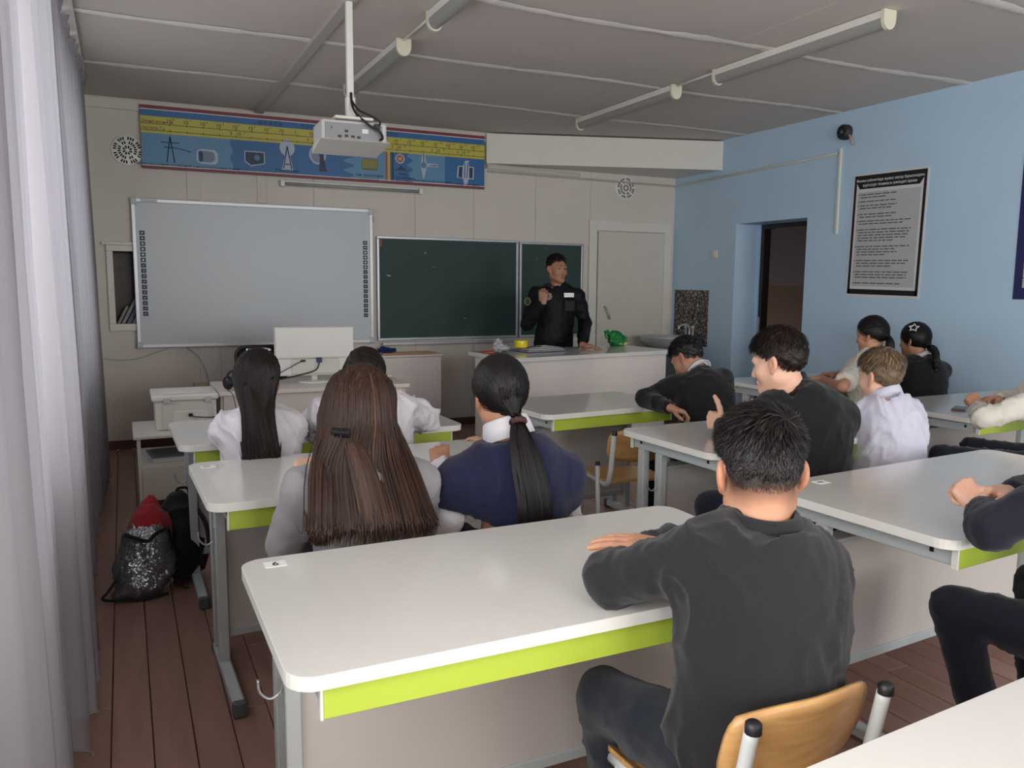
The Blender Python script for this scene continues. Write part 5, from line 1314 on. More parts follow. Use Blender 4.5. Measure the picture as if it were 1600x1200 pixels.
def hanging(sp, rng, n, zend, style='girl', latw=.12, K=18, w=(.002, .004), azr=None, tint=(.05, .95), extra_back=0.0, zr=.03, off=.012):
    N, Cc, back, right = sp['N'], sp['Cc'], sp['back'], sp['right']; az, el = scalp_roots(rng, n, style)
    if azr is not None:
        while True:
            bad = np.abs(az) < math.radians(azr)
            if not bad.any(): break
            a2, e2 = scalp_roots(rng, int(bad.sum()), style); az[bad] = a2; el[bad] = e2
    sg = np.sign(az+1e-6); ab = np.abs(az); tgt = np.maximum(ab, math.radians(98)); d0 = dirs(az, el); d1 = dirs(sg*(ab*.45+tgt*.55), el*.5+math.radians(-2)*.5); d2 = dirs(sg*tgt, np.full(n, math.radians(-22)))
    o = off+rng.normal(0, .002, n)
    p0, p1, p2 = [to_world(sp, surf(unit_rows(d), o*q)) for d, q in ((d0, .8), (d1, 1.2), (d2, 1.9))]
    lat = (p2-sp['hc'])@right; lat = np.clip(lat/.085, -1, 1)*latw*(.75+.25*rng.random(n)); jit = rng.normal(0, .006, (n, 3))
    bo = back*1.0
    m1 = N+right*lat[:, None]*.80+bo*(.100+extra_back)+A(0, 0, .0)+jit; m2 = Cc+right*lat[:, None]*.98+bo*(.157+extra_back)+jit
    E_ = Cc+right*(lat*1.02)[:, None]+bo*(.146+extra_back)+jit*1.5; E_[:, 2] = zend+rng.uniform(-zr, zr, n)+.03*np.abs(lat/latw)
    S_ = vcr([p0, p1, p2, m1, m2, E_], K); Nm = unit_rows2(S_-(sp['hc'][None, None]*.0+np.stack([np.full((n, K), v) for v in (sp['N']-back*.02)], -1))); Nm = unit_rows2(Nm+back*.8)
    V, Q = ribbons(S_, Nm, rng.uniform(*w, n)); cl = vnoise(np.stack([lat*75+7, ab*2+3, np.full(n, 5.5)], 1)); tv = tint[0]+(tint[1]-tint[0])*np.clip((cl*.75+rng.random(n)*.35-.1), 0, 1)**1.5; return V, Q, np.repeat(tv, 2*K)
def pull_world(sp, rng, n, tie, style='girl', azr=(-180, 180), elmin=-60, w=(.002, .0045), off=.012, tint=(.1, 1), K=9):
    S_ = pulled_strands(rng, n, style, tie, off, K, azr, elmin); Nm = unit_rows2(S_-CC_); V, Q = ribbons(S_, Nm, rng.uniform(*w, n), False); return to_world(sp, V), Q, strand_tints(rng, n, K, *tint)
def tail_world(rng, n, pts, rad, w=(.002, .0045), tint=(.05, .9), K=14, flat=1.0, nrm=None):
    S_, Nm = tail_strands(rng, n, pts, rad, K, None, flat, nrm); V, Q = ribbons(S_, Nm, rng.uniform(*w, n)); return V, Q, strand_tints(rng, n, K, *tint)
def torus_part(sp, name, c, ax, R, r, m, n=24, lump=0.0):
    fr = frame(ax, A(0.1, .2, 1.0)); pts = [c+(fr[:, 0]*math.cos(a)+fr[:, 2]*math.sin(a))*R for a in np.linspace(0, 2*math.pi, n+1)]
    rad = [r*(1+lump*math.sin(i*2.4)) for i in range(n+1)]
    part(name, MB().tube([p-sp['base'] for p in pts], rad, 8, False), m, sp['t'])
M_scr = mat('scrunchie_brown', '4A2F2B', .8, bump=.5, bscale=120); M_elast = mat('elastic_black', '121214', .7)
def flo(p): return (float(p[0]), float(p[1]), 0.0)

# ---------- boy in the foreground, charcoal sweatshirt, arms folded on the desk
N6 = aty(1186, 822, 1.20); P6 = A(1.07, 1.15, .505)
wr6 = atz(1040, 862, .835); el6 = atz(955, 905, .795); hw6 = A(wr6[0], wr6[1], .838)
k6 = atz(945, 1090, .50)
b6 = dict(s=1.0, hs=1.0, pelvis=P6, neck=N6, face=(.25, 1), head=aty(1187, 738, 1.215), HR=hd(-27, -6, 2), shoulders=(aty(1092, 872, 1.215), aty(1266, 884, 1.17)), bow=.035, bulk=1.03,
          armL=dict(e=el6, w=A(1.24, 1.60, .782), f=(1, .15, -.03), d=(0, 0, 1), pose='flat', fine=.006), armR=dict(e=A(1.36, 1.50, .79), w=hw6+A(.01, 0, .0), f=atz(985, 852, .85)-hw6, d=(.0, -.25, 1), pose='flat', cuff=.02, fine=.0032),
          knees=[k6, A(1.30, 1.56, .50)], ankles=[A(k6[0]+.05, k6[1]-.02, .085), A(1.28, 1.52, .085)], skin=SK2, topmat=C_CHAR, pants=C_JEAN, loose=.022, neckcut=.034, wr=.0065, seed=2, stubble=.088, hstep=.005, cstep=.008, clampz=.7425, clampy=1.38, neckslope=.1)
make_person('person', 'boy in a charcoal sweatshirt sitting with folded arms at the foreground desk', flo(P6), b6)
short_hair(b6, H_SHORT, 'fade', .005, .022, 6500, .030, (math.radians(150), math.radians(50)), 3, .5, .0017)
rng = np.random.default_rng(12)
def stub(sp, m, n, seed):
    rg = np.random.default_rng(seed); az = rg.uniform(-math.pi, math.pi, n*3); el = np.radians(rg.uniform(-46, 16, n*3)); k = (np.abs(az) > math.radians(98)) & (el > hairline(az, 'boy')) & (rg.random(n*3) < np.clip((el+1.0)/.8, .08, 1)**1.2); az, el = az[k][:n], el[k][:n]; n2 = len(az)
    d = dirs(az, el); S_ = np.stack([surf(d, np.full(n2, .0005)), surf(unit_rows(d-A(0, 0, .03)), np.full(n2, .002)), surf(unit_rows(d-A(0, 0, .055)), np.full(n2, .003))], 1); Nm = unit_rows2(S_-CC_); V, Q = ribbons(S_, Nm, np.full(n2, .0008)); finish_hair(sp, m, [(to_world(sp, V), Q, strand_tints(rg, n2, 3, .2, 1))], 'clipped_hair')
stub(b6, H_SHORT, 6000, 4)
collar(b6, C_CHAR, .060, .020, 0, .024, 'neckband', .012, .006)
c6 = chair(1.072, 1.235, 0, 'beech school chair under the boy in the charcoal sweatshirt')

# ---------- girl with long brown hair, grey sweatshirt
N4 = aty(561, 712, 2.27); P4 = A(.63, 2.29, .505)
b4 = dict(s=.97, hs=.97, female=True, pelvis=P4, neck=N4, face=(.1, 1), head=aty(566, 645, 2.29), HR=hd(-38, -4), shoulders=(aty(478, 765, 2.27), aty(650, 755, 2.25)), armL=dict(e=aty(446, 850, 2.36), w=A(.52, 2.72, .775), pose='rest', fine=.008), armR=dict(e=aty(668, 850, 2.40), w=A(.78, 2.74, .775), pose='rest', fine=.008), skin=SK3, topmat=C_GREY, pants=C_TROU, loose=.020, wr=.006, seed=3)
b4['knees'], b4['ankles'] = legs(P4, (.05, 1)); make_person('person', 'girl with very long brown hair and grey sweatshirt in the second left row', flo(P4), b4)
rng = np.random.default_rng(21); clip4 = A(0.0, -.116, -.035)
clipw = to_world(b4, clip4[None])[0]
def long_half_up(sp, m, rng, zend, clip, latw, n1, n2, n3, eb=.0, thick=.020, tl=(.05, .95)):
    cp = cap_mesh(sp, m, 'bob', thick, .004, noise=.003); N, Cc, back, right = sp['N'], sp['Cc'], sp['back'], sp['right']
    cw = to_world(sp, clip[None])[0]
    tail = [cw+back*.006, cw*.5+(Cc+back*(.152+eb))*.5+A(0, 0, .03)+back*.012, Cc+back*(.156+eb), A(*(Cc+back*(.150+eb))[:2], zend+.01)]
    finish_hair(sp, m, [cp, hanging(sp, rng, 420, zend+.03, 'bob', latw*.93, 18, (.012, .020), 40, (.05, .35), eb-.006, off=thick*.8), hanging(sp, rng, n1, zend, 'bob', latw, 18, (.002, .0045), 40, tl, eb, .05, thick*.95),
                        pull_world(sp, rng, n2, clip, 'girl', (-180, 180), 12, (.003, .006), thick+.004, (tl[0], tl[1]*.6)), tail_world(rng, n3, tail, [.012, .030, .042, .046], (.0018, .0035), (tl[0], tl[1]*.75), 14, .22, back)])
long_half_up(b4, H_BROWN, rng, .735, clip4, .175, 3600, 1300, 700, 0, .026)
ck = thing  # (keeps the name short below)
mb = MB()
cf4 = frame(b4['HR']@A(0, -1, 0), b4['HR']@A(0, 0, 1)); c0 = to_world(b4, A(0, -.150, -.042)[None])[0]-b4['base']
for q in (-1, 1):
    for k in range(4): mb.tube([c0+cf4[:, 0]*(q*.004+q*.006*k)+cf4[:, 2]*.010, c0+cf4[:, 0]*(q*.006+q*.0065*k)+cf4[:, 1]*.010, c0+cf4[:, 0]*(q*.005+q*.006*k)-cf4[:, 2]*.014], .0028, 6)
mb.tube([c0-cf4[:, 0]*.028+cf4[:, 1]*.004, c0+cf4[:, 1]*.010, c0+cf4[:, 0]*.028+cf4[:, 1]*.004], .005, 8)
part('hair_claw', mb, M_elast, b4['t'], 'small black claw clip in the brown hair')
chair(.63, 2.345, 0, 'beech school chair under the girl with long brown hair')

# ---------- girl with a low black ponytail, navy vest over white shirt
N5 = aty(795, 682, 2.27); P5 = A(1.13, 2.29, .505)
b5 = dict(s=.98, hs=.97, female=True, pelvis=P5, neck=N5, face=(.1, 1), head=aty(781, 618, 2.31), HR=hd(-6, -6, 3), shoulders=(aty(718, 752, 2.28), aty(878, 742, 2.24)), armL=dict(e=aty(690, 845, 2.34), w=A(1.0, 2.68, .775), pose='rest', fine=.008), armR=dict(e=aty(885, 845, 2.36), w=A(1.24, 2.70, .775), pose='rest', fine=.008), skin=SK2, topmat=C_NAVY, pants=C_TROU, loose=.024, sleeve='none', wr=.005, seed=4, top='vest', neckcut=.006)
b5['knees'], b5['ankles'] = legs(P5, (.05, 1)); make_person('person', 'girl with low black ponytail and navy knitted vest over white shirt', flo(P5), b5)
collar(b5, C_WHT, .060, .042, 0, .062, dz=.004, slope=.010)
rng = np.random.default_rng(22); tie5 = A(.012, -.118, -.072); tw5 = to_world(b5, tie5[None])[0]; bk = b5['back']
tp5 = [tw5, tw5+bk*.035-A(0, 0, .05), b5['Cc']*.5+tw5*.5+bk*.10-A(0, 0, .01)+b5['right']*.0, b5['Cc']+bk*.158+A(.01, 0, -.02), b5['Cc']+bk*.148+A(.012, 0, -.14)]
finish_hair(b5, H_BLACK, [cap_mesh(b5, H_BLACK, 'girl', .016, .006, noise=.001), pull_world(b5, rng, 2600, tie5, 'girl', off=.017, w=(.002, .0045), tint=(.0, .85)), tail_world(rng, 240, tp5, [.014, .030, .043, .052, .044], (.010, .016), (.05, .3), 16, .5), tail_world(rng, 1400, tp5, [.015, .033, .046, .056, .050], (.0016, .0034), (0, .6), 16, .55, bk)])
torus_part(b5, 'scrunchie', tw5+bk*.008-A(0, 0, .006), tp5[1]-tp5[0], .019, .009, M_scr, 24, .25)
chair(1.13, 2.345, 0, 'beech school chair under the girl in the navy vest')

# ---------- girl far left, long dark hair half tied, white shirt
N2 = aty(403, 640, 3.35); P2 = A(.49, 3.40, .505)
b2 = dict(s=.93, hs=.94, female=True, pelvis=P2, neck=N2, face=(.1, 1), head=aty(405, 592, 3.37), HR=hd(-34, -4), shoulders=(aty(352, 672, 3.36), aty(456, 664, 3.34)), armL=dict(e=A(.37, 3.50, .785), w=A(.42, 3.74, .775), pose='rest', fine=.01), armR=dict(e=A(.61, 3.5, .785), w=A(.62, 3.76, .775), pose='rest', fine=.01), skin=SK2, topmat=C_WHT, pants=C_TROU, loose=.013, wr=.014, seed=5, top='shirt', clampz=.742, clampy=3.57)
b2['knees'], b2['ankles'] = legs(P2, (.05, 1)); make_person('person', 'girl with long dark half-tied hair and white shirt beside the printer', flo(P2), b2)
collar(b2, C_WHT, None, .030, 0, .045)
rng = np.random.default_rng(23); long_half_up(b2, H_DBROWN, rng, .745, A(0, -.112, -.01), .068, 1100, 600, 260, .0, .012, (0, .8))
tz = to_world(b2, A(0, -.125, -.012)[None])[0]; torus_part(b2, 'hair_tie', tz, b2['back'], .010, .005, M_elast)
hb2 = [to_world(b2, surf(dirs(np.array(a), np.array(math.radians(62)-.35*abs(math.cos(a))*0)), np.array(.024))[None])[0]-b2['base'] for a in np.linspace(-math.pi/2, math.pi/2, 9)]
part('hair_clip', MB().tube(bez(hb2, 4), .004, 6), M_alu, b2['t'], 'thin silver clip on top of the dark hair')
chair(.49, 3.48, 0, 'beech school chair under the girl beside the printer')

# ---------- girl hidden behind the brown hair, white shirt
N3 = aty(575, 620, 3.42); P3 = A(.97, 3.42, .505)
b3 = dict(s=.95, hs=.93, female=True, pelvis=P3, neck=N3, face=(.1, 1), head=aty(571, 588, 3.46), HR=hd(-30, -14), shoulders=(aty(510, 645, 3.42), aty(630, 640, 3.40)), armL=dict(e=aty(486, 668, 3.56), w=A(.86, 3.80, .775), pose='rest', fine=.01), armR=dict(e=A(*aty(665, 664, 3.50)[:2], .79), w=A(1.05, 3.80, .775), pose='rest', fine=.01), skin=SK2, topmat=C_WHT, pants=C_TROU, loose=.024, wr=.014, seed=6, top='shirt', clampz=.742, clampy=3.57)
b3['knees'], b3['ankles'] = legs(P3, (.05, 1)); make_person('person', 'girl in white shirt mostly hidden behind the long brown hair', flo(P3), b3)
collar(b3, C_WHT, None, .030, 0, .045); rng = np.random.default_rng(24)
finish_hair(b3, H_DBROWN, [cap_mesh(b3, H_DBROWN, 'bob', .018, .004), hanging(b3, rng, 220, .80, 'bob', .07, 16, (.010, .016), 40, (.05, .3), -.006), hanging(b3, rng, 900, .78, 'bob', .075, 16, (.002, .004), 30, (0, .8))])
chair(.97, 3.48, 0, 'beech school chair under the girl behind the long brown hair')

# ---------- boy with head down at the short desk, black sweater, white collar
N7 = aty(1094, 584, 3.56); P7 = A(2.88, 3.47, .505)
b7 = dict(s=.92, hs=.93, pelvis=P7, neck=N7, face=(-.25, 1), head=aty(1074, 560, 3.66), HR=hd(22, -38, -6), shoulders=(aty(1058, 602, 3.60), aty(1128, 592, 3.50)), bow=.05, armL=dict(e=A(*atz(1008, 622, .79)[:2], .79), w=A(*atz(1046, 637, .775)[:2], .775), f=(.75, -.5, -.25), d=(.1, 0, 1), pose='grip', fine=.007), armR=dict(e=A(3.10, 3.78, .72), w=A(2.92, 3.86, .775), f=(-1, .2, 0), d=(0, 0, 1), fine=.01), skin=SK4, topmat=C_BLK, pants=C_TROU, loose=.018, wr=.006, seed=7, stubble=.05, bulk=1.05)
b7['knees'], b7['ankles'] = legs(P7, (.0, 1), .10, .5, .36); make_person('person', 'boy in black sweater bending his head over the short desk', flo(P7), b7)
collar(b7, C_WHT, .052, .022, 0, .020); short_hair(b7, H_SHORT, 'boy', .016, .014, 2000, .035, seed=8)
chair(2.88, 3.53, 0, 'beech school chair under the boy bending over the short desk')

# ---------- boy raising a thumb, black sweater
N8 = aty(1240, 604, 2.40); P8 = A(2.47, 2.36, .51)
w8 = atz(1121, 662, .80)
b8 = dict(s=1.06, hs=1.02, pelvis=P8, neck=N8, face=(-.15, 1), head=aty(1216, 566, 2.44), HR=hd(24, -13, 0), shoulders=(aty(1166, 660, 2.44), aty(1312, 652, 2.30)), bow=.055, bulk=1.06, armL=dict(e=A(2.16, 2.46, .79), w=w8+A(.02, -.02, 0), f=(-.1, 1, .08), d=(-1, .05, .15), pose='thumb', fine=.0036), armR=dict(e=A(2.66, 2.70, .79), w=atz(1172, 655, .82), f=(-1, -.05, .0), d=(.1, .9, .45), pose='flat', fine=.0042), skin=SK3, topmat=C_BLK, pants=C_TROU, loose=.022, wr=.005, seed=9, neckcut=.030, hstep=.0052,
          knees=[atz(1112, 792, .53), A(2.66, 2.74, .53)], ankles=[A(2.10, 2.40, .085), A(2.64, 2.72, .085)], stubble=.03, gaze=0)
make_person('person', 'boy in black sweater raising his thumb at the middle desk', flo(P8), b8)
short_hair(b8, H_DBROWN, 'boy', .018, .018, 4200, .040, seed=10, fringe=.02)
torus_part(b8, 'wrist_band', A(*b8['armL']['w'])-unit(A(*b8['armL']['w'])-A(2.16, 2.46, .79))*.006, A(*b8['armL']['w'])-A(2.16, 2.46, .79), .027, .003, M_elast)
chair(2.47, 2.44, 0, 'beech school chair under the boy raising his thumb')

# ---------- ash blond boy, white shirt
N9 = aty(1383, 622, 2.60); P9 = A(3.09, 2.50, .505)
b9 = dict(s=.92, hs=.97, pelvis=P9, neck=N9, face=(-.05, 1), head=aty(1375, 588, 2.63), HR=hd(2, -6, 0), shoulders=(aty(1343, 652, 2.63), aty(1418, 646, 2.55)), skin=SK3, topmat=C_WHT2, pants=C_TROU, loose=.020, wr=.008, seed=11, top='shirt', bow=.045, hstep=.0055, bulk=1.04, stubble=None, brow=H_BLOND)
b9['armL'], b9['armR'] = desk_arms(N9, (-.05, 1), .92, .785, .40, .16, .05); b9['knees'], b9['ankles'] = legs(P9, (0, 1)); make_person('person', 'ash blond boy in a white shirt at the middle desk', flo(P9), b9)
collar(b9, C_WHT2, None, .034, 0, .052); short_hair(b9, H_BLOND, 'boy', .017, .016, 4200, .045, (math.radians(150), math.radians(60)), 12, .4, .0024)
chair(3.09, 2.51, 0, 'beech school chair under the ash blond boy').scale = (1, 1, .93)

# ---------- girl in a cream T-shirt by the blue wall
N10 = aty(1357, 556, 3.93); P10 = A(4.52, 3.78, .51)
e10 = atz(1316, 606, .785); 
b10 = dict(s=.97, hs=.98, female=True, pelvis=P10, neck=N10, face=(-.45, 1), head=aty(1362, 524, 3.96), HR=hd(14, -8), shoulders=(aty(1337, 575, 3.98), aty(1385, 572, 3.86)), armL=dict(e=A(*e10[:2], .79), w=A(*atz(1285, 592, .79)[:2], .79), f=(-.7, .7, 0), d=(.2, 0, 1), pose='rest', fine=.006), armR=dict(e=A(4.72, 4.22, .79), w=A(*atz(1302, 586, .80)[:2], .80), f=(-.85, .2, .05), d=(0, .2, 1), pose='rest', fine=.006), skin=SK2, topmat=C_CREAM, pants=C_TROU, loose=.018, sleeve='short', wr=.007, seed=13, top='t_shirt', hstep=.007)
b10['knees'], b10['ankles'] = legs(P10, (-.2, 1)); make_person('person', 'girl in a cream T-shirt with black ponytail by the blue wall', flo(P10), b10)
rng = np.random.default_rng(25); t10 = A(0, -.122, -.03); tw = to_world(b10, t10[None])[0]; bk = b10['back']
tp = [tw, tw+bk*.04-A(0, 0, .04), tw+bk*.055-A(0, 0, .14), tw+bk*.045-A(0, 0, .26)]
finish_hair(b10, H_BLACK, [cap_mesh(b10, H_BLACK, 'pulled', .014, .012, noise=.002), pull_world(b10, rng, 1800, t10, 'pulled', off=.019, w=(.003, .006), tint=(0, .7)), tail_world(rng, 300, tp, [.012, .028, .030, .015], (.006, .011), (0, .6), 12)])
torus_part(b10, 'hair_tie', tw, bk, .013, .005, M_elast); chair(4.52, 3.80, 8, 'beech school chair under the girl in the cream T-shirt')

# ---------- girl with a star clip and braid, black sweater
N11 = aty(1438, 560, 3.90); P11 = A(4.92, 3.74, .505)
b11 = dict(s=.98, hs=.97, female=True, pelvis=P11, neck=N11, face=(-.1, 1), head=aty(1429, 532, 3.94), HR=hd(6, -5), shoulders=(aty(1409, 584, 3.95), aty(1470, 580, 3.82)), skin=SK4, topmat=C_BLK, pants=C_TROU, loose=.02, wr=.005, seed=14, bulk=1.04, hstep=.007)
b11['armL'], b11['armR'] = desk_arms(N11, (-.15, 1), .95, .785, .40, .17, .05); b11['knees'], b11['ankles'] = legs(P11, (0, 1)); make_person('person', 'girl with a star hair clip and black braid by the blue wall', flo(P11), b11)
collar(b11, C_WHT, None, .018, 0, .022); rng = np.random.default_rng(26); t11 = A(.02, -.112, -.055); tw = to_world(b11, t11[None])[0]; bk = b11['back']; rt = b11['right']
br = []
path = bez([tw, tw+bk*.05-A(0, 0, .05)+rt*.02, b11['Cc']+bk*.155+A(0, 0, .06)+rt*.06, b11['Cc']+bk*.150-A(0, 0, .06)+rt*.075, b11['Cc']+bk*.14-A(0, 0, .22)+rt*.07], 10)
for k in range(3):
    pts = []
    for i, p in enumerate(path):
        a = i*.62+k*2*math.pi/3; q = 1-.45*i/len(path); pts.append(p+rt*(.021*q*math.sin(a))+bk*(.012*q*math.sin(2*a)))
    mb = MB().tube(pts, [.019*(1-.5*i/len(path)) for i in range(len(path))], 8); V = np.array(mb.v); Qd = np.array([f for f in mb.f if len(f) == 4]); br.append((V, Qd, .15+.25*rng.random(len(V))))
finish_hair(b11, H_BLACK, [cap_mesh(b11, H_BLACK, 'pulled', .013, .008, noise=.002), pull_world(b11, rng, 1800, t11, 'pulled', off=.017, w=(.003, .006), tint=(0, .7))]+br)
sd = dirs(np.array(math.radians(-112)), np.array(math.radians(38))); sc_ = to_world(b11, surf(sd, np.array(.025))[None])[0]; n_ = unit(b11['HR']@sd); u_ = unit(np.cross(n_, A(0, 0, 1))); v_ = np.cross(u_, n_)
sp_ = [sc_+(u_*math.cos(a)+v_*math.sin(a))*(.034 if i % 2 == 0 else .017)-b11['base'] for i, a in enumerate(np.linspace(.3, .3+2*math.pi, 11))]
part('star_clip', MB().tube(sp_, .0042, 6), M_paper, b11['t'], 'white star shaped hair clip'); chair(4.93, 3.76, 0, 'beech school chair under the girl with the braid')

# ---------- pupil in white at the right edge (only arms and lap in the picture)
P12 = A(4.36, 2.30, .505); N12 = A(4.30, 2.42, .95)
e12 = atz(1536, 655, .785); 
b12 = dict(s=.95, hs=.95, female=True, pelvis=P12, neck=N12, face=(-.75, .66), head=A(4.28, 2.45, 1.085), HR=hd(50, -4), shoulders=(A(4.16, 2.36, .905), A(4.38, 2.58, .905)), armL=dict(e=A(*e12[:2], .79), w=atz(1530, 638, .80), f=(.10, .62, .60), d=(-.45, -.62, .60), pose='fist', fine=.0045), armR=dict(e=A(4.50, 2.86, .79), w=atz(1566, 626, .835)+A(0, .02, 0), f=(-.95, .10, .12), d=(.12, .25, .95), pose='over', fine=.0045), skin=SK2, topmat=C_CREAM, pants=C_TROU, loose=.020, wr=.008, seed=15, top='shirt', hstep=.009,
           knees=[atz(1472, 712, .555), atz(1520, 700, .56)], ankles=[atz(1472, 712, .555)*A(1, 1, 0)+A(0, 0, .085), atz(1520, 700, .56)*A(1, 1, 0)+A(0, 0, .085)], clampz=.742, clampy=2.72)
make_person('person', 'pupil in white shirt with folded hands cut off by the right edge', flo(P12), b12); collar(b12, C_CREAM, None, .03, 0, .045)
rng = np.random.default_rng(27); t12 = A(0, -.12, -.03); tw = to_world(b12, t12[None])[0]; bk = b12['back']; tp = [tw, tw+bk*.04-A(0, 0, .04), tw+bk*.05-A(0, 0, .18)]
finish_hair(b12, H_BLACK, [cap_mesh(b12, H_BLACK, 'girl', .018, .008, noise=.001), pull_world(b12, rng, 700, t12, 'girl', off=.019, w=(.004, .008)), tail_world(rng, 150, tp, [.012, .026, .012], (.008, .012))])
for i, z in enumerate((.78, .70, .62)):
    c = b12['Cc']*((z-.5)/.3)+b12['P']*(1-(z-.5)/.3); c = A(c[0], c[1], z)+b12['f']*.118*1.0; part('button', MB().lathe([(.0001, .004), (.005, .004), (.006, 0)], tuple(c-b12['base']), 'z', 8), M_dgrey, b12['t'])
torus_part(b12, 'bracelet', A(*b12['armR']['w'])+A(.01, 0, 0), (1, 0, 0), .026, .003, M_elast); chair(4.34, 2.28, 42, 'beech school chair at the right edge under the pupil in white')
# ---------- pupil in navy black at the right edge, clasped hands
P13 = A(2.30, 1.02, .51); N13 = A(2.34, 1.16, .965)
e13 = atz(1550, 824, .795); wL = atz(1533, 792, .80); wR = atz(1574, 778, .81)
b13 = dict(s=1.0, hs=1.0, pelvis=P13, neck=N13, face=(.0, 1), head=A(2.35, 1.20, 1.11), HR=hd(-12, -4), shoulders=(A(2.16, 1.18, .915), A(2.50, 1.16, .915)), armL=dict(e=A(*e13[:2], .795), w=atz(1534, 797, .805), f=(-.10, .62, .60), d=(-.35, -.72, .60), pose='fist', cuff=.08, fine=.0034), armR=dict(e=A(2.68, 1.50, .795), w=atz(1576, 774, .835)+A(0, .02, 0), f=(-.95, .10, .16), d=(.12, .25, .95), pose='over', cuff=.16, fine=.0034), skin=SK3, topmat=C_NAVY2, pants=C_TROU, loose=.022, wr=.006, seed=16, hstep=.009,
           knees=[atz(1490, 950, .525), A(2.48, 1.44, .52)], ankles=[A(2.12, 1.30, .085), A(2.46, 1.40, .085)], clampz=.742, clampy=1.40)
make_person('person', 'pupil in navy sweater with clasped hands cut off by the right edge', flo(P13), b13); short_hair(b13, H_SHORT, 'boy', .016, .014, 900, .035, seed=17, w=.004)
chair(2.30, 1.05, 2, 'beech school chair at the right edge under the pupil in navy')

# ---------- officer standing behind the counter
No = aty(874, 452, 6.28); Po = A(3.43, 6.30, .90)
so_ = dict(s=1.04, hs=.98, pelvis=Po, neck=No, face=(-.22, -.97), head=aty(870, 420, 6.26), HR=hd(180+8, -3, 0), shoulders=None, bow=.012, bulk=1.04,
           armR=dict(e=aty(824, 506, 6.16), w=aty(848, 474, 5.98), f=(.05, -.06, 1), d=(-.75, -.6, .1), pose='pinch', fine=.0045), armL=dict(e=aty(914, 505, 6.26), w=A(*atz(910, 541, .905)[:2], .915), f=(.75, -.75, -.15), d=(0, 0, 1), pose='flat', fine=.005), skin=SK4, topmat=C_UNI, pants=C_UNI, loose=.020, wr=.006, seed=18, top='uniform_jacket', hstep=.0048, stubble=.03, hem=.12, neckcut=.02,
           knees=[A(3.52, 6.30, .49), A(3.34, 6.30, .49)], ankles=[A(3.54, 6.32, .085), A(3.32, 6.32, .085)], gaze=.1)
so_['shoulders'] = (aty(901, 462, 6.27), aty(838, 460, 6.26))
make_person('person', 'police officer in black uniform speaking with a raised hand behind the counter', flo(Po), so_); short_hair(so_, H_SHORT, 'boy', .012, .010, 1800, .022, seed=19, w=.003)
collar(so_, C_UNI, None, .038, 0, .040)
fr_ = so_['f']; ri = so_['right']; base = so_['base']
def chest(px, py, off): 
    p = aty(px, py, 6.12); c = so_['Cc']; return A(p[0], p[1], p[2])
def patch(name, px, py, yv, w, h, m, lab, pts=None, nrm=None):
    c = aty(px, py, yv); n_ = unit(nrm if nrm is not None else fr_); u = unit(np.cross(A(0, 0, 1), n_)); v = np.cross(n_, u); pts = pts or [(-w/2, -h/2), (w/2, -h/2), (w/2, h/2), (-w/2, h/2)]
    k = len(pts); V = [c+u*a+v*b-n_*.012-base for a, b in pts]+[c+u*a+v*b+n_*.003-base for a, b in pts]
    o = part(name, MB().add(V, [tuple(range(k))[::-1], tuple(range(k, 2*k))]+[(i, (i+1) % k, k+(i+1) % k, k+i) for i in range(k)]), m, so_['t'], lab); return o, c+n_*.0035, u, v, n_
YC = 6.145
o, c, u, v, n_ = patch('name_strip', 889, 461, YC, .088, .036, mat('reflective_white', 'F4F4F4', .3), 'white reflective chest strip with lettering')
tm = MB(); text_mb(tm, 'POLICE', .024, Matrix(((u[0], v[0], n_[0], c[0]-base[0]), (u[1], v[1], n_[1], c[1]-base[1]), (u[2], v[2], n_[2], c[2]-base[2]), (0, 0, 0, 1))) @ Matrix.Translation((0, -.008, 0)), 'CENTER', .0004); part('lettering', tm, M_dgrey, o)
star = [((.036 if i % 2 == 0 else .027)*math.cos(a), (.036 if i % 2 == 0 else .027)*math.sin(a)) for i, a in enumerate(np.linspace(0, 2*math.pi, 17)[:-1])]
o, c, u, v, n_ = patch('badge', 857, 463, YC, 0, 0, mat('badge_silver', '777B6C', .5, .1), 'silver star shaped badge', star)
part('badge_centre', MB().add([c+u*.016*math.cos(a)+v*.016*math.sin(a)+n_*.002-base for a in np.linspace(0, 6.28, 17)[:-1]], [tuple(range(16))]), mat('badge_blue', '3F5A62', .5), o)
patch('chest_pocket', 890, 478, YC-.005, .088, .085, cloth('uniform_pocket', '1B1C21', .1, 250, .55, 0), 'flat black chest pocket')
o, c, u, v, n_ = patch('sleeve_patch', 824.5, 471, 6.17, 0, 0, mat('patch_dark', '2A2F2A', .6), 'round olive sleeve patch', [(.030*math.cos(a), .036*math.sin(a)) for a in np.linspace(0, 6.28, 21)[:-1]], A(-.75, -.65, 0))
part('patch_ring', MB().tube([c+u*.026*math.cos(a)+v*.032*math.sin(a)-base for a in np.linspace(0, 6.283, 21)], .004, 5), mat('patch_gold', '8A8550', .6), o)
for S_, q in ((so_['SL'], 1), (so_['SR'], -1)):
    d = unit(S_-so_['N']); fwd2 = unit(np.cross(d, A(0, 0, 1))); c = S_*.72+so_['N']*.28+A(0, 0, .058); V = [c+d*a*.055+fwd2*b*.026+A(0, 0, z-.012*a)-base for z in (-.01, .006) for a, b in ((-1, -1), (1, -1), (1, 1), (-1, 1))]
    part('shoulder_strap', MB().add(V, [(3, 2, 1, 0), (4, 5, 6, 7), (0, 1, 5, 4), (1, 2, 6, 5), (2, 3, 7, 6), (3, 0, 4, 7)]), C_UNI, so_['t'])
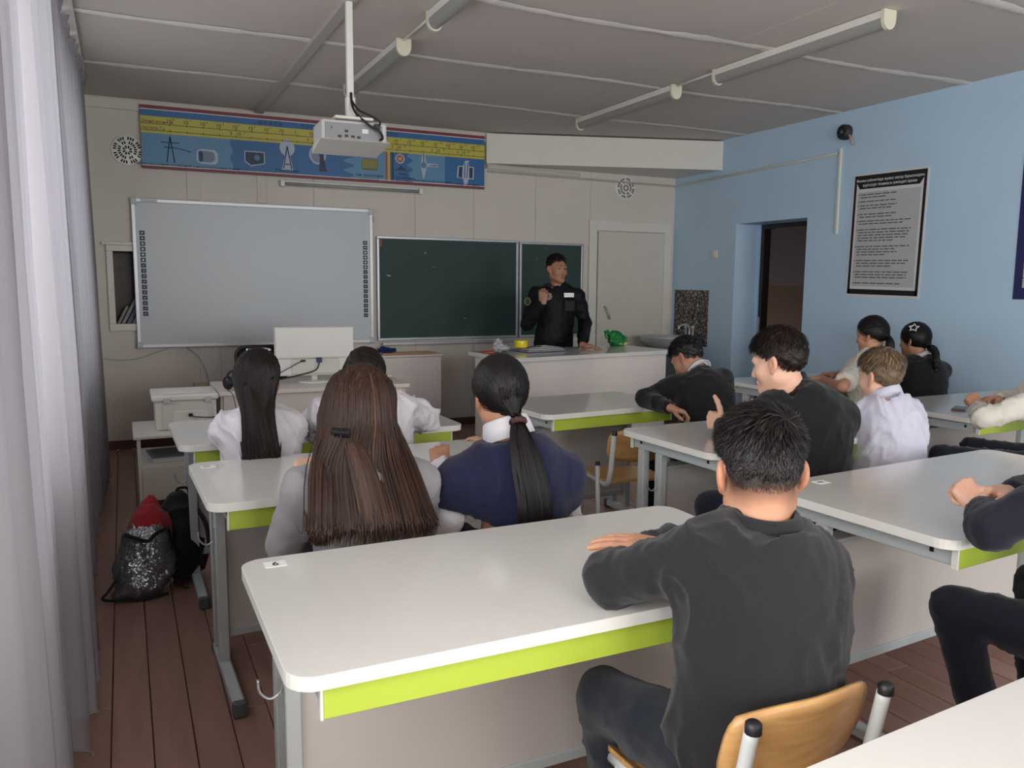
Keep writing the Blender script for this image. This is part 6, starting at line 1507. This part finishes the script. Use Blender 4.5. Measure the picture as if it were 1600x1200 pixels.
# ================================================================== LOOSE THINGS
# phone on the desk by the blue wall
pc_ = atz(1500, 639, DT+.004)
ph = thing('phone', 'phone in a patterned case lying on the desk by the blue wall', 'phone', (pc_[0], pc_[1], DT+.0005), math.radians(-62))
part('case', MB().rbox((-.036, -.075, 0), (.036, .075, .011), .005), mat('rose_case', '6A4A44', .35), ph)
part('screen', MB().rbox((-.032, -.070, .0108), (.032, .070, .0118), .002), mat('phone_glass', '1A1A1E', .08), ph)
for k in range(4): part('case_stripe', MB().rbox((-.0372, -.066+k*.036, .002), (.0372, -.044+k*.036, .009), .002), mat('case_cream', 'E6D9C8', .3), ph)
# green bag
gc = atz(968, 541, TZ)
M_bag = mat('green_film', '1F9A4A', .3, trans=.45); 
Fb = Field(); Fb.ell((0, 0, .045), (.085, .06, .045), None, .03); Fb.ell((-.02, 0, .08), (.055, .045, .035), None, .03); Fb.cone((-.05, 0, .10), (-.12, .0, .115), .022, .012, .03); Fb.cone((-.12, 0, .115), (-.125, .0, .085), .012, .008, .01); Fb.plane((0, 0, .002), (0, 0, -1))
Vb, Qb = Fb.mesh(.006); Vb = wrinkle(Vb, Qb, .012, 3, (45, 45, 45))
bag = thing('plastic_bag', 'green plastic bag with food on the teacher counter', 'bag', (gc[0]+.01, gc[1]+.05, TZ+.001), tang)
npmesh('film', Vb, Qb, M_bag, (0, 0, 0), bag)
Ff = Field(); Ff.ell((.035, -.02, .022), (.062, .045, .022), None, .02); Ff.plane((0, 0, .002), (0, 0, -1)); Vf, Qf = Ff.mesh(.008); npmesh('food', Vf, Qf, mat('pale_food', 'C9CF7A', .6), (0, 0, 0), bag)
# crumpled white film and red packet on the counter
wc_ = atz(787, 552, TZ)
Fw = Field(); Fw.ell((0, 0, .028), (.06, .045, .028), None, .02); Fw.cone((-.02, 0, .04), (-.03, .01, .085), .025, .012, .02); Fw.plane((0, 0, .002), (0, 0, -1)); Vw, Qw = Fw.mesh(.006); Vw = wrinkle(Vw, Qw, .02, 8, (50, 50, 50))
o = npmesh('crumpled_wrapper', Vw, Qw, mat('clear_film', 'C9C9C8', .3, trans=.3), (0, 0, 0), None); o.location = (wc_[0], wc_[1]+.05, TZ+.012); tag(o, 'crumpled clear wrapper on the counter beside the yellow tape', 'wrapper')
rc_ = atz(766, 553, TZ)
o = part('red_packet', MB().rbox((-.045, -.03, 0), (.045, .03, .02), .008), mat('red_plastic', 'A8402C', .4)); o.location = (rc_[0], rc_[1]+.03, TZ+.001); tag(o, 'small red packet at the left end of the counter', 'packet')
# blue cloth on the cabinet
bc_ = aty(611, 549, cf+.12)
Fc = Field(); Fc.ell((0, 0, .02), (.085, .05, .022), None, .02); Fc.ell((-.03, 0, .03), (.045, .04, .025), None, .02); Fc.plane((0, 0, .002), (0, 0, -1)); Vc, Qc = Fc.mesh(.007); Vc = wrinkle(Vc, Qc, .012, 5, (40, 40, 40))
o = npmesh('cloth', Vc, Qc, cloth('blue_cloth', '1C2A5E'), (0, 0, 0), None); o.location = (bc_[0], cf+.25, cz+.006); tag(o, 'crumpled dark blue cloth on the low cabinet', 'cloth')
# backpacks on the floor
M_seq = bpy.data.materials.new('silver_sequins'); M_seq.use_nodes = True; nt = M_seq.node_tree; L = nt.links; b = nt.nodes['Principled BSDF']
b.inputs['Base Color'].default_value = (*lin('9A9DA2'), 1); b.inputs['Metallic'].default_value = .8; b.inputs['Roughness'].default_value = .28
tcn = nt.nodes.new('ShaderNodeTexCoord'); vo = nt.nodes.new('ShaderNodeTexVoronoi'); vo.inputs['Scale'].default_value = 170; L.new(tcn.outputs['Object'], vo.inputs['Vector'])
sb = nt.nodes.new('ShaderNodeVectorMath'); sb.operation = 'SUBTRACT'; sb.inputs[1].default_value = (.5, .5, .5); L.new(vo.outputs['Color'], sb.inputs[0])
scl = nt.nodes.new('ShaderNodeVectorMath'); scl.operation = 'SCALE'; scl.inputs['Scale'].default_value = .65; L.new(sb.outputs[0], scl.inputs[0])
ge = nt.nodes.new('ShaderNodeNewGeometry'); ad = nt.nodes.new('ShaderNodeVectorMath'); L.new(ge.outputs['Normal'], ad.inputs[0]); L.new(scl.outputs[0], ad.inputs[1])
nm = nt.nodes.new('ShaderNodeVectorMath'); nm.operation = 'NORMALIZE'; L.new(ad.outputs[0], nm.inputs[0]); L.new(nm.outputs[0], b.inputs['Normal'])
bc = atz(232, 930, 0)
C_RED = cloth('red_fabric', '9A2A2E', .2, 300); C_BKB = cloth('black_nylon', '16171A', .15, 300, .6)
bp = thing('backpack', 'silver sequin backpack with red top slumped on the floor', 'bag', (bc[0], bc[1], 0), math.radians(12))
Fb = Field(); Fb.ell((0, .03, .12), (.125, .085, .13), None, .05); Fb.ell((.015, .05, .24), (.095, .075, .10), None, .06); Fb.cone((-.06, .0, .05), (-.135, .02, .025), .055, .02, .05); Fb.plane((0, 0, .004), (0, 0, -1)); Fb.plane((0, .03, .315), (-.1, -.2, 1))
Vb, Qb = Fb.mesh(.009); Vb = relax(Vb, Qb, 2); Vb = wrinkle(Vb, Qb, .008, 3, (12, 12, 12)); npmesh('sequin_panel', Vb, Qb, M_seq, (0, 0, 0), bp)
Fr = Field(); Fr.ell((.035, .075, .25), (.095, .075, .13), None, .04); Fr.cone((.04, .10, .34), (.06, .13, .40), .06, .03, .04); Fr.cone((.10, .09, .05), (.105, .10, .30), .03, .035, .03); Fr.plane((0, 0, .01), (0, 0, -1)); Vr, Qr = Fr.mesh(.010); Vr = wrinkle(relax(Vr, Qr, 2), Qr, .007, 6, (16, 16, 9)); npmesh('red_lining', Vr, Qr, C_RED, (0, 0, 0), bp)
part('trim', MB().tube(bez([(-.085, .0, .300), (-.05, -.03, .285), (.0, -.035, .262), (.03, -.03, .285), (.08, .0, .295), (.11, .04, .29)], 6), .009, 8), C_BKB, bp)
part('trim', MB().tube(bez([(.105, .03, .29), (.118, .02, .20), (.128, .01, .10), (.12, .01, .02)], 6), .008, 8), C_BKB, bp)
part('strap', MB().tube(bez([(-.12, .02, .10), (-.16, .015, .05), (-.185, .01, .02), (-.12, -.03, .012), (-.02, -.065, .010), (.07, -.06, .012)], 6), .007, 8), C_BKB, bp)
part('drawcord', MB().tube(bez([(.13, .02, .12), (.14, .0, .07), (.15, -.02, .01), (.17, -.03, .008)], 6), .004, 6), C_BKB, bp)
bp2 = thing('backpack', 'black backpack standing behind the silver sequin backpack', 'bag', (bc[0]+.165, bc[1]+.13, 0), math.radians(-8))
Fk = Field(); Fk.ell((0, .03, .15), (.105, .085, .16), None, .05); Fk.ell((-.01, .04, .29), (.095, .075, .13), None, .06); Fk.ell((0, -.05, .13), (.08, .035, .10), None, .03); Fk.plane((0, 0, .004), (0, 0, -1)); Vk, Qk = Fk.mesh(.011); Vk = wrinkle(relax(Vk, Qk, 2), Qk, .010, 9, (12, 12, 12)); npmesh('body', Vk, Qk, C_BKB, (0, 0, 0), bp2)
part('strap', MB().tube(bez([(.03, -.03, .38), (.075, -.04, .34), (.105, -.03, .26), (.108, -.01, .16), (.08, .0, .05)], 6), .010, 8), mat('strap_grey', '3A3C40', .6), bp2)
part('handle', MB().tube(bez([(-.03, .04, .41), (-.02, .04, .44), (.02, .04, .44), (.03, .04, .41)], 5), .007, 8), C_BKB, bp2)
